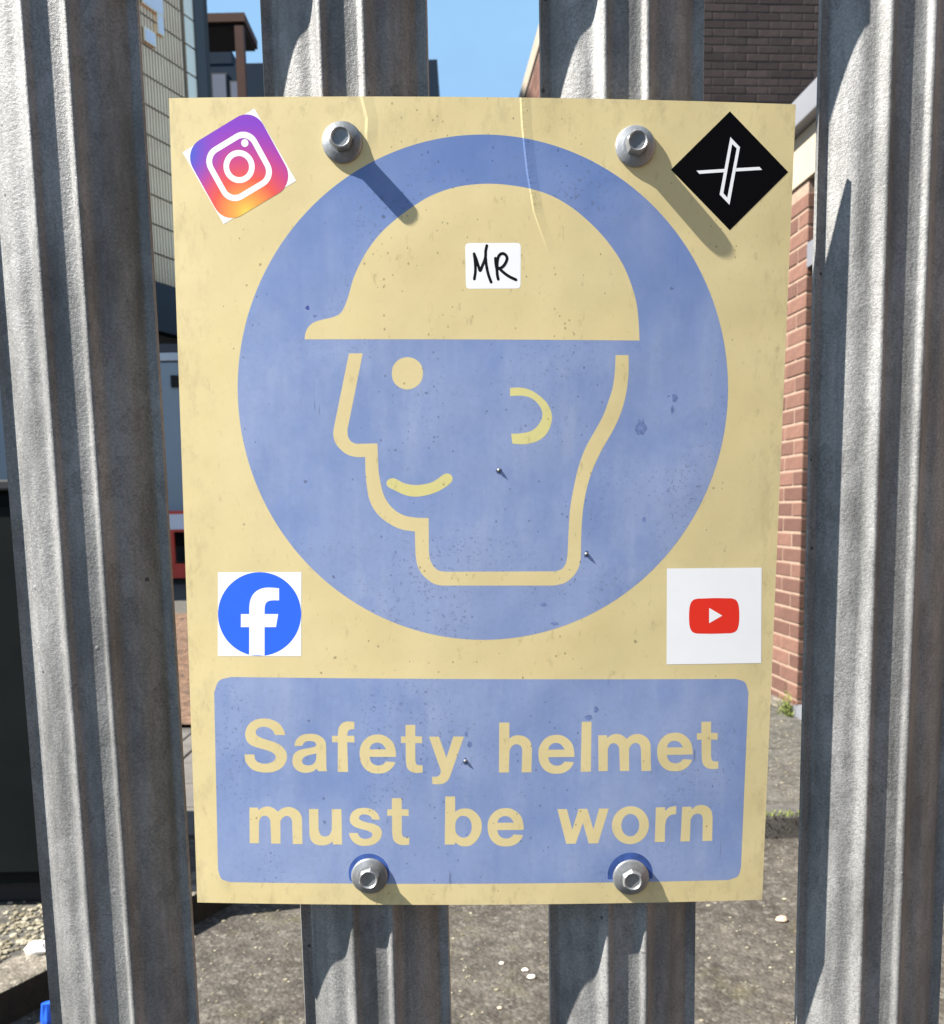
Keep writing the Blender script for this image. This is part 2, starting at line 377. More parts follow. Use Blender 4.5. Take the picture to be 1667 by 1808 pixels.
BL, BH, BJ = 0.215, 0.065, 0.010
def brick_wall(parent, origin, rotz, x0, x1, z0, z1, mat, focus, limit=300, skip=None, proud=0.004, anchor_end=False):
    """stretcher bond on the plane y=0 of a frame whose outward side is -y; bricks nearest the focus are parts, the others one stuff part"""
    bx = MB().box(-BL/2, BL/2, -proud, 0.05, -BH/2, BH/2).mesh('brick', mat, bevel=0.004, seg=1)
    spots = []
    row = 0; z = z0 + BJ + BH / 2
    if anchor_end:
        while z + BH / 2 <= z1 + .001:
            x = x1
            if row % 2: spots.append((x1 - BL * .25 + .0015, z, 0.5)); x -= BL * .5 - .003 + BJ
            while x - BL >= x0:
                spots.append((x - BL / 2, z, 1.0)); x -= BL + BJ
            z += BH + BJ; row += 1
    while not anchor_end and z < z1:
        x = x0 + (BL / 2 if row % 2 else 0) + BL / 2
        if row % 2: spots.append((x0 + BL * .25, z, 0.5))
        while x + BL / 2 <= x1 + .001:
            spots.append((x, z, 1.0)); x += BL + BJ
        z += BH + BJ; row += 1
    if skip: spots = [s for s in spots if not skip(s[0], s[1])]
    spots.sort(key=lambda s: (s[0] - focus[0]) ** 2 + (s[1] - focus[1]) ** 2)
    half = {}
    for (x, z, k) in spots[:limit]:
        me = bx
        if k != 1.0:
            if k not in half: half[k] = MB().box(-BL/2*k+.002, BL/2*k-.002, -proud, 0.05, -BH/2, BH/2).mesh('brick', mat, bevel=0.004, seg=1)
            me = half[k]
        o = link('brick', me, parent)
        o.matrix_local = Matrix.Translation(origin) @ Matrix.Rotation(rotz, 4, 'Z') @ Matrix.Translation((x, random.uniform(-.0015, .0015), z))
    rest = spots[limit:]
    if rest:
        mb = MB()
        for (x, z, k) in rest:
            yy = random.uniform(-.0015, .0015)
            mb.box(x - BL/2*k, x + BL/2*k, yy - proud, 0.05, z - BH/2, z + BH/2)
        o = mb.obj('brickwork', mat, parent); o.matrix_local = Matrix.Translation(origin) @ Matrix.Rotation(rotz, 4, 'Z'); tag(o, kind='stuff')

# frame of the right hand wall: local +x runs away from the camera... outward (-y local) faces left
WD = Vector((-0.06923, 0.9976, 0)); W0 = Vector((1.597, 4.683, 0))
WROT = math.atan2(WD.y, WD.x) + math.pi          # local +x points towards the camera, -y outward (left)
def wl(parent, mb, name, mat, **k):
    o = mb.obj(name, mat, parent, **k); o.matrix_local = Matrix.Rotation(WROT, 4, 'Z'); return o
low = thing('low_brick_building', W0, 'low sunlit building of pink-brown brick with cream band and grey fascia, right of the sign', 'building')
END = 0.085                                       # arris of the pier (local x, towards the camera)
FAR = -5.1
wl(low, MB().box(FAR, END - .004, 0.0, 0.22, 0.0, 2.535), 'wall', M['mortar'])
brick_wall(low, (0, 0, 0), WROT, FAR, END, 0.0, 2.53, M['brick'], (0.0, 1.3), anchor_end=True)
wl(low, MB().box(FAR, 2.2, -0.012, 0.22, 2.538, 2.76), 'render_band', M['render'])
wl(low, MB().box(FAR, 2.2, -0.07, 0.30, 2.765, 2.885), 'fascia', M['fascia'], bevel=.006)
wl(low, MB().box(FAR, 2.2, 0.30, 6.0, 2.70, 2.80), 'roof', M['felt'])
wl(low, MB().box(END + .001, 1.2, 0.03, 0.2, 2.255, 2.534), 'shaded_brick_panel', M['dbrick'])  # dark brick colour stands in for the shadow above the door
wl(low, MB().box(END + .001, 1.2, -0.004, 0.2, 2.14, 2.25), 'lintel', M['fascia'])
d = wl(low, MB().box(END + .002, END + .075, 0.05, 0.12, 0.06, 2.136).box(1.12, 1.19, 0.05, 0.12, 0.06, 2.136).box(END + .076, 1.119, 0.05, 0.12, 2.02, 2.135).box(END + .076, 1.119, 0.05, 0.12, 0.06, 0.2), 'door_frame', M['frame'])
wl(low, MB().box(END + .076, 1.119, 0.08, 0.10, 0.201, 2.019), 'door_glass', M['glass'])
wl(low, MB().box(END + .002, 1.2, -0.02, 0.2, 0.002, 0.058), 'door_sill', M['fascia'])
wl(low, MB().box(1.201, 6.0, 0.0, 0.22, 0.0, 2.40), 'wall', M['mortar'])
wl(low, MB().box(FAR, END, -0.03, -0.001, 0.002, 0.05), 'plinth', M['kerb'], bevel=.008)

TY = 9.8
tc0 = W0 + WD * ((TY - W0.y) / WD.y)
tall = thing('tall_brick_building', tc0, 'tall dark brown brick block rising behind the low sunlit building', 'building')
FROT = WROT + math.pi / 2                          # front face, outward towards the camera; local +x runs right
def fl(parent, mb, name, mat, rot=FROT, **k):
    o = mb.obj(name, mat, parent, **k); o.matrix_local = Matrix.Rotation(rot, 4, 'Z'); return o
TH = 7.0
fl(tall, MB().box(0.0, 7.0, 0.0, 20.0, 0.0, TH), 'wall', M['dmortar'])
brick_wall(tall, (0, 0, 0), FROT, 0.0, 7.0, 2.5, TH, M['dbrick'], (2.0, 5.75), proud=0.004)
brick_wall(tall, (0, 0, 0), WROT, -20.0, 0.0, 2.5, TH - .1, M['brick'], (-5, 6.9), limit=200, anchor_end=True)
fl(tall, MB().box(-0.02, 7.1, -0.02, 20.1, TH - 0.09, TH + .16), 'coping', M['beige'], bevel=.01)

# unseen brick block added behind the camera to cut skylight on the pales
tb = thing('added_sky_blocker', (0, -7.0, 0), 'dark brick block added behind the camera to cut skylight, out of frame', 'building')
MB().box(-1.0, 28.0, -8.0, 0.0, LOW, 8.4).obj('wall', M['dbrick'], tb)
MB().box(-1.2, 28.2, -8.2, 0.2, 8.402, 8.6).obj('added_eaves', M['fascia'], tb)
for i in range(8):
    for z_ in (0.9, 3.6, 6.2):
        f_ = MB().box(1 + i*3.4, 2.3 + i*3.4, 0.001, 0.05, z_, z_ + 1.5).obj('window', M['fascia'], tb)  # windows and panes of the added sky blocker
        MB().box(1.06 + i*3.4, 2.24 + i*3.4, 0.051, 0.06, z_ + .06, z_ + 1.44).obj('pane', M['glass'], f_)

# ---------------------------------------------------------------- clad building, upper left
M['clad'] = simple('ribbed metal cladding', (1.0, 0.62, 0.38), 0.38, 0.10, 1.2, metallic=0.85)
M['trim'] = simple('pale cladding trim', (1.0, 0.80, 0.60), 0.35, 0.06, 1.5, metallic=0.8)
M['joint'] = simple('cladding joint', (0.26, 0.22, 0.18), 0.8, 0.1, 2)
M['charcoal'] = simple('charcoal cladding', (0.018, 0.019, 0.021), 0.6, 0.12, 2)
M['greyclad'] = simple('grey cladding', (0.050, 0.053, 0.060), 0.6, 0.1, 2)
M['pane_tone'] = simple('pale sky stand-in', (0.80, 0.84, 0.95), 0.4, 0.03, 2)  # pale colour stands in for bright sky in the cladding windows
CC = Vector((-5.564, 21.285, 0)); CROT = R(90 - 21.73)      # local +x runs away towards the corner, -y outward (right)
clad = thing('clad_building', CC, 'tall building in ribbed grey-beige cladding panels, upper left behind the fence', 'building')
def cl(mb, name, mat, parent=None, **k):
    o = mb.obj(name, mat, parent or clad, **k)
    if parent is None: o.matrix_local = Matrix.Rotation(CROT, 4, 'Z')
    return o
cl(MB().box(-12, -0.02, 0.06, 9, 5.7, 18.2), 'wall', M['joint'])
PH, PW, RP = 0.56, 2.2, 0.088
def rib_panel(wd):
    mb = MB(); x = 0.0
    while x + RP <= wd + .001:
        mb.add([(x + a, b, h) for h in (0, PH - .032) for a, b in ((0, .05), (0, 0), (RP * .70, 0), (RP * .70, .05))], [(0,1,5,4),(1,2,6,5),(2,3,7,6)]); x += RP
    return mb.mesh('cladding_panel', M['clad'])
pm, zc = rib_panel(PW - .01), 5.72
wins = [(-1.66, -1.04, 10.92, 11.46), (-1.66, -1.33, 10.24, 10.50)]
while zc < 17.9:
    for i in range(5):
        o = link('cladding_panel', pm, clad); x0 = -0.34 - PW * (i + 1)
        o.matrix_local = Matrix.Rotation(CROT, 4, 'Z') @ Matrix.Translation((x0, 0.0, zc))
    o = cl(MB().box(-0.335, -0.021, -0.008, 0.05, zc, zc + PH - 0.035), 'trim_panel', M['trim'])
    zc += PH
for (a, b, z0, z1) in wins:
    wf = cl(MB().box(a, b, -0.05, 0.045, z0, z1), 'window', M['trim'])
    MB().box(a + .03, b - .03, -0.054, -0.0505, z0 + .03, z1 - .03).obj('pane', M['pane_tone'], wf)
wf = cl(MB().box(-1.25, -1.06, -0.05, 0.045, 10.55, 10.93), 'window', M['trim'])
MB().box(-1.22, -1.08, -0.054, -0.0505, 10.58, 10.90).obj('pane', M['pane_tone'], wf)
cl(MB().box(-0.02, 0.30, -0.03, 0.4, 0.0, 18.3), 'corner_post', M['greyclad'])
cl(MB().box(0.301, 0.55, 0.05, 9, 0.0, 18.25), 'return_wall', M['charcoal'])
cl(MB().box(-12, -0.021, -0.02, 0.3, 4.75, 5.70), 'soffit_beam', M['greyclad'])
cl(MB().box(-12, -0.021, 1.6, 1.9, 0.0, 4.74), 'ground_floor_wall', M['charcoal'])
for i in range(4):
    wf = cl(MB().box(-2.6 - i * 2.4, -0.7 - i * 2.4, 1.55, 1.598, 0.5, 4.2), 'window', M['charcoal'])
    MB().box(-2.5 - i * 2.4, -0.8 - i * 2.4, 1.54, 1.549, 0.6, 4.1).obj('pane', M['glass'], wf)
    cl(MB().box(-3.0 - i * 2.4, -2.75 - i * 2.4, 0.1, 0.35, 0.0, 4.748), 'column', M['greyclad'])

# ---------------------------------------------------------------- slate blue building and the rust coloured canopy frame
M['slate'] = simple('slate blue cladding', (0.014, 0.025, 0.042), 0.7, 0.12, 0.7); M['slate'].node_tree.nodes['Principled BSDF'].inputs['Specular IOR Level'].default_value = 0.1
M['rust'] = simple('rust red steel', (0.055, 0.017, 0.009), 0.75, 0.2, 2)
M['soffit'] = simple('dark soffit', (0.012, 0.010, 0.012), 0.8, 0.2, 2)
M['winlight'] = simple('grey blind', (0.13, 0.14, 0.175), 0.4, 0.05, 2)
sl_ = thing('slate_building', (-4.5, 34.0, 0), 'dark slate-blue building with a pale window, behind the rust-red frame', 'building')
MB().box(-7.5, 3.72, 0.0, 12, 0.0, 16.1).obj('wall', M['slate'], sl_)
MB().box(-7.5, -3.2, -0.02, 12.0, 16.101, 16.55).obj('parapet', M['slate'], sl_)
for i, (a, b, z0, z1, mt) in enumerate([(-3.86, -3.42, 14.2, 15.75, 'winlight'), (-3.25, -3.02, 14.2, 15.5, 'winlight'), (-2.3, -1.4, 11.2, 13.0, 'glass'), (-0.6, 0.3, 11.2, 13.0, 'glass'), (1.2, 2.1, 11.2, 13.0, 'glass')]):
    f_ = MB().box(a - .05, b + .05, -0.04, -0.001, z0 - .05, z1 + .05).obj('window', M['charcoal'], sl_)
    MB().box(a, b, -0.05, -0.041, z0, z1).obj('pane', M[mt], f_)
cn = thing('steel_canopy', (-6.0, 26.0, 0), 'rust-red steel frame with dark underside, between the clad building and the second fence pale', 'canopy')
MB().box(-3.0, 0.5, 0.0, 1.5, 13.57, 13.78).obj('roof_slab', M['rust'], cn)
MB().box(-2.95, 0.44, 0.12, 1.45, 13.50, 13.568).obj('soffit', M['soffit'], cn)
MB().box(0.22, 0.44, 0.02, 0.24, 0.0, 13.498).obj('post', M['rust'], cn)
MB().box(-2.9, -2.68, 0.02, 0.24, 0.0, 13.498).obj('post', M['rust'], cn)

# ---------------------------------------------------------------- lorry and barriers behind the gap on the left
M['lorry'] = simple('blue grey lorry panel', (0.27, 0.32, 0.365), 0.45, 0.06, 1.0)
M['rail'] = simple('pale aluminium', (0.55, 0.58, 0.62), 0.4, 0.05, 2)
M['tyre'] = simple('black rubber', (0.012, 0.012, 0.013), 0.85, 0.2, 5)
lo = thing('box_lorry', (-4.6, 14.9, 0), 'blue-grey box lorry standing behind the red barrier', 'lorry')
MB().box(-4.4, 1.6, 0.0, 2.4, 1.0, 3.38).obj('box_body', M['lorry'], lo, bevel=.02)
MB().box(-4.42, 1.62, -0.02, 2.42, 3.40, 3.52).obj('top_rail', M['rail'], lo, bevel=.01)
MB().box(-4.40, 1.60, 0.02, 2.38, 3.525, 3.66).obj('roof', M['greyclad'], lo, bevel=.02)
MB().box(-4.42, 1.62, -0.02, 2.42, 0.9, 0.998).obj('bottom_rail', M['rail'], lo)
MB().box(-4.3, 3.4, 0.5, 1.9, 0.55, 0.88).obj('chassis', M['tyre'], lo)
MB().box(0.06, 0.20, -0.03, -0.001, 3.0, 3.18).obj('side_lamp', M['tyre'], lo)
cb = MB().add([(1.75,0.1,0.6),(3.6,0.1,0.6),(3.6,2.3,0.6),(1.75,2.3,0.6),(1.75,0.1,2.9),(3.2,0.1,2.9),(3.2,2.3,2.9),(1.75,2.3,2.9)], [(0,3,2,1),(4,5,6,7),(0,1,5,4),(1,2,6,5),(2,3,7,6),(3,0,4,7)]).obj('cab', M['rail'], lo, bevel=.06)
MB().box(2.0, 2.9, 0.085, 0.099, 1.75, 2.6).obj('cab_window', M['glass'], cb)
def wheel(x, y):
    mb = MB().cyl(0, 0, -0.14, 0.14, 0.48, 24); o = mb.obj('wheel', M['tyre'], lo, (x, y, 0.48), bevel=.03); o.rotation_euler = (R(90), 0, 0)
    h = MB().cyl(0, 0, 0.141, 0.16, 0.26, 18).obj('rim', M['rail'], o)
for x in (-2.8, 2.7):
    for y in (0.22, 2.18): wheel(x, y)

M['barred'] = simple('red plastic', (0.62, 0.045, 0.02), 0.45, 0.1, 5)
M['refl'] = simple('white reflective strip', (0.72, 0.70, 0.76), 0.35, 0.05, 6)
def barrier():
    t = thing('traffic_barrier', (0, 0, 0), '', 'barrier', 'red barriers in front of the lorry')
    MB().box(-1.0, 1.0, -0.03, 0.03, 0.80, 1.12).box(-1.0, 1.0, -0.03, 0.03, 0.10, 0.32).box(-1.0, -0.9, -0.028, 0.028, 0.321, 0.799).box(0.9, 1.0, -0.028, 0.028, 0.321, 0.799).box(-0.05, 0.05, -0.028, 0.028, 0.321, 0.799).box(-0.5, -0.42, -0.028, 0.028, 0.321, 0.799).box(0.42, 0.5, -0.028, 0.028, 0.321, 0.799).obj('frame', M['barred'], t)
    MB().box(-0.95, 0.95, -0.036, -0.0305, 0.84, 1.07).obj('reflective_board', M['refl'], t)
    MB().box(-0.98, -0.8, -0.25, 0.25, 0.0, 0.095).obj('foot', M['tyre'], t, bevel=.01)
    MB().box(0.8, 0.98, -0.25, 0.25, 0.0, 0.095).obj('foot', M['tyre'], t, bevel=.01)
    return t
b0 = barrier()
for i, (x, lab) in enumerate([(-4.55, 'red plastic barrier with a white top board, seen in the gap left of the sign'), (-6.65, 'red plastic barrier hidden mostly behind the left fence pale'), (-2.45, 'red plastic barrier standing behind the sign')]):
    t = b0 if i == 0 else b0.copy()
    if i:
        COL.objects.link(t)
        for ch in b0.children:
            c = ch.copy(); COL.objects.link(c); c.parent = t
    t.location = (x, 14.47, 0); t['label'] = lab

# ---------------------------------------------------------------- dark cabinet at the far left
M['cab'] = simple('very dark green paint', (0.008, 0.0105, 0.0105), 0.8, 0.2, 5); M['cab'].node_tree.nodes['Principled BSDF'].inputs['Specular IOR Level'].default_value = 0.08
M['cabd'] = simple('dark grey steel', (0.02, 0.022, 0.023), 0.5, 0.2, 5)
kc = thing('steel_cabinet', (-1.72, 2.46, 0), 'dark green-black steel cabinet at the far left edge, behind the fence', 'cabinet')
MB().box(-0.72, 0.62, 0.02, 0.5, 0.06, 1.12).obj('body', M['cab'], kc, bevel=.008)
MB().box(-0.70, -0.055, -0.004, 0.018, 0.10, 1.08).obj('door', M['cab'], kc, bevel=.004)
dd_ = MB().box(-0.045, 0.60, -0.004, 0.018, 0.10, 1.08).obj('door', M['cab'], kc, bevel=.004)
MB().box(0.0, 0.03, -0.03, -0.0045, 0.55, 0.70).obj('handle', M['cabd'], dd_, bevel=.004)
MB().box(-0.70, 0.60, 0.04, 0.48, 0.004, 0.058).obj('plinth', M['tyre'], kc)
MB().box(-0.75, 0.65, -0.02, 0.53, 1.122, 1.15).obj('lid', M['cabd'], kc, bevel=.006)

# ---------------------------------------------------------------- loose stones, moss, litter
M['stone'] = NT('pale pebbles'); t = M['stone']
t.set(Base_Color=t.mix(t.rnd(), (0.12, 0.10, 0.06), (0.34, 0.31, 0.23)), Roughness=0.85); M['stone'] = t.m
M['chip'] = simple('pale stone', (0.66, 0.62, 0.54), 0.8, 0.1, 60)
M['tanchip'] = simple('tan stone', (0.50, 0.38, 0.28), 0.8, 0.15, 60)
def lump(mb, x, y, z, sx, sy, sz, n=7):
    vv, ff = [], []
    rr = [[random.uniform(.75, 1.1) for _ in range(n)] for _ in range(3)]
    for k, (zz, q) in enumerate(((-.5, .75), (.1, 1.0), (.7, .6))):
        for i in range(n):
            a = 2 * math.pi * i / n
            vv.append((x + sx * q * rr[k][i] * math.cos(a), y + sy * q * rr[k][i] * math.sin(a), z + sz * zz))
    for k in range(2):
        for i in range(n): ff.append((k*n+i, k*n+(i+1)%n, (k+1)*n+(i+1)%n, (k+1)*n+i))
    ff.append(tuple(range(n-1, -1, -1))); ff.append(tuple(range(2*n, 3*n)))
    return mb.add(vv, ff)
mb = MB()
for _ in range(1500):
    s = random.random(); yv = random.uniform(1.3, 2.42)
    e = side_pt(yv) - nrm * (KW + 0.01 + abs(random.gauss(0, .13)))
    r = random.uniform(.003, .0085); lump(mb, e.x, e.y, r * .35, r * random.uniform(1, 1.6), r, r * .8)
tag(mb.obj('gravel', M['stone'], smooth=False), kind='stuff')
mb = MB()
for _ in range(1500):
    yv = random.uniform(1.2, 3.05); xv = random.uniform(side_pt(yv).x + .02, 1.9)
    r = random.choice((.0018, .0025, .003, .004)) * random.uniform(.7, 1.3)
    lump(mb, xv, yv, LOW + r * .3, r * random.uniform(1, 1.7), r, r * .7, 5)
for _ in range(900):
    yv = random.uniform(3.25, 5.2); xv = random.uniform(-.4, 1.55)
    r = random.uniform(.002, .006); lump(mb, xv, yv, r * .3, r * 1.4, r, r * .7, 5)
tag(mb.obj('grit', M['stone']), kind='stuff')
def stone(x, y, z, s, mat, label):
    o = lump(MB(), 0, 0, s * .35, s * 1.35, s, s * .7, 9).obj('stone', M[mat], None, (x, y, z)); tag(o, label, 'stone', 'loose stones on the asphalt')
stone(0.0568, 2.243, LOW, .006, 'chip', 'leftmost of the three white stone chips on asphalt between the two middle pales')
stone(0.1134, 2.205, LOW, .007, 'chip', 'middle white stone chip under the sign, a little above its larger neighbour')
stone(0.128, 2.168, LOW, .009, 'chip', 'largest white stone chip under the sign, left of the third pale')
stone(0.8265, 2.455, LOW, .014, 'tanchip', 'tan stone lying on asphalt right of the sign, below the mossy kerb')
stone(0.045, 2.03, LOW, .005, 'tanchip', 'small pale stone on the asphalt beside the left edge of the third pale')

M['moss'] = NT('moss'); t = M['moss']
t.set(Base_Color=t.mix(t.rnd(), (0.07, 0.10, 0.015), (0.20, 0.24, 0.045)), Roughness=0.9); M['moss'] = t.m
mb = MB()
def tuft(x, y, z, hgt):
    a = random.uniform(0, 6.28); l_ = random.uniform(.4, 1) * hgt; wv = l_ * .3
    dx, dy = math.cos(a), math.sin(a); lean = random.uniform(.1, .8) * l_
    mb.add([(x - dy*wv, y + dx*wv, z), (x + dy*wv, y - dx*wv, z), (x + dx*lean, y + dy*lean, z + l_)], [(0, 1, 2)])
for _ in range(2600):
    x = random.uniform(-.3, 1.6); k = max(0, math.sin(x * 23) + math.sin(x * 9.7 + 1) * .8)
    tuft(x, 3.105 + random.gauss(0, .016), 0.002, .010 + .022 * k)
for _ in range(350):
    q = W0 - WD * (END - .015 + random.gauss(0, .03)) + Vector((-.035 - abs(random.gauss(0, .02)), 0, 0)); tuft(q.x, q.y, abs(random.gauss(0, .05)), .016)
tag(mb.obj('moss', M['moss']), kind='stuff')

M['bluelit'] = simple('blue plastic', (0.02, 0.10, 0.62), 0.35, 0.2, 40)
mb = MB(); lump(mb, 0, 0, .035, .020, .016, .06, 9)
o = mb.obj('plastic_wrapper', M['bluelit'], None, (-0.947, 1.955, LOW + .0), smooth=False); tag(o, 'crumpled blue plastic wrapper on the dark ground below the kerb, lower left corner', 'wrapper')
M['paper'] = simple('white stone', (0.80, 0.77, 0.72), 0.8, 0.05, 30)
o = lump(MB(), 0, 0, .008, .035, .026, .022, 9).obj('white_rock', M['paper'], None, (-1.075, 2.19, .002)); tag(o, 'bright white rock among gravel on the left kerb', 'rock')

# ---------------------------------------------------------------- fence
FO = Vector((0, 0.47966, EYE))
FM = Matrix.Translation((0, 0.47966, 0)) @ Matrix.Rotation(YAW, 4, 'Z')
fence = thing('palisade_fence', (0, 0.47966, 0), 'weathered galvanised steel palisade fence of tall W-section pales carrying the sign', 'fence', rotz=YAW)
D0 = 0.0016
half = [(0, 2.5), (3.0, 2.55), (6.6, 2.5), (7.6, 2.2), (8.4, 1.2), (9.1, .35), (10.0, 0), (10.9, .1), (11.6, .55), (12.6, 1.7), (14.0, 3.4), (15.3, 4.5), (16.8, 5.1), (19.0, 5.45), (21.5, 5.9), (24.0, 6.8), (27.0, 8.4), (30.0, 10.4), (32.6, 12.6), (34.3, 14.0), (35.0, 14.3), (36.0, 14.1), (40.0, 12.9)]
prof = [(-u, d) for u, d in reversed(half[1:])] + half
def offset_profile(pr, th):
    res = []
    for i, (u, d) in enumerate(pr):
        a = pr[max(0, i - 1)]; b = pr[min(len(pr) - 1, i + 1)]
        tu, td = b[0] - a[0], b[1] - a[1]; q = math.hypot(tu, td)
        res.append((u - td / q * th, d + tu / q * th))
    return res
back = offset_profile(prof, 2.2)
def pale_mesh(seed):
    rg = random.Random(seed); mb = MB(); n_ = len(prof)
    ztop = lambda u: 2.04 + 0.05 * max(0, 1 - abs(u) / 9) + 0.05 * max(0, 1 - abs(abs(u) - 28) / 10)
    rings = []
    NZ = 24
    ph = [rg.uniform(0, 6) for _ in range(4)]
    for k in range(NZ + 1):
        f = k / NZ
        z = -0.05 + f * 2.09
        wob = .25 * math.sin(5 * f + ph[0]) + .12 * math.sin(13 * f + ph[1])
        wd = .2 * math.sin(6 * f + ph[2])
        ring = []
        for pr_ in (prof, list(reversed(back))):
            for (u, d) in pr_:
                zz = ztop(u) if k == NZ else z
                ring.append(((u + wob) / 1000, (d + wd) / 1000, zz))
        rings.append(ring)
    m_ = len(rings[0])
    for r_ in rings: mb.v += r_
    for k in range(NZ):
        for i in range(m_):
            j = (i + 1) % m_
            mb.f.append((k*m_+i, k*m_+j, (k+1)*m_+j, (k+1)*m_+i))
    for i in range(n_ - 1):
        a, b_ = NZ*m_ + i, NZ*m_ + i + 1; c, d_ = NZ*m_ + m_ - 1 - i, NZ*m_ + m_ - 2 - i
        mb.f.append((a, b_, d_, c))
    me = mb.mesh('pale', M['galv'], smooth=True)
    return me
def sharp(me, ang=50):
    me.set_sharp_from_angle(angle=R(ang))
centres = [-0.196, -0.0563, 0.0800, 0.2175]
centres = [centres[0] - 0.1385 * k for k in (5, 4, 3, 2, 1)] + centres + [centres[-1] + 0.1385 * k for k in (1, 2, 3, 4, 5)]
for i, x in enumerate(centres):
    me = pale_mesh(i); sharp(me)
    link('pale', me, fence, (x, D0, 0), random.uniform(-.006, .006))
for z in (0.30, 1.80):
    MB().box(-1.3, 1.3, 0.0205, 0.026, z, z + .05).box(-1.3, 1.3, 0.0262, 0.070, z, z + .006).obj('rail', M['galv'], fence)

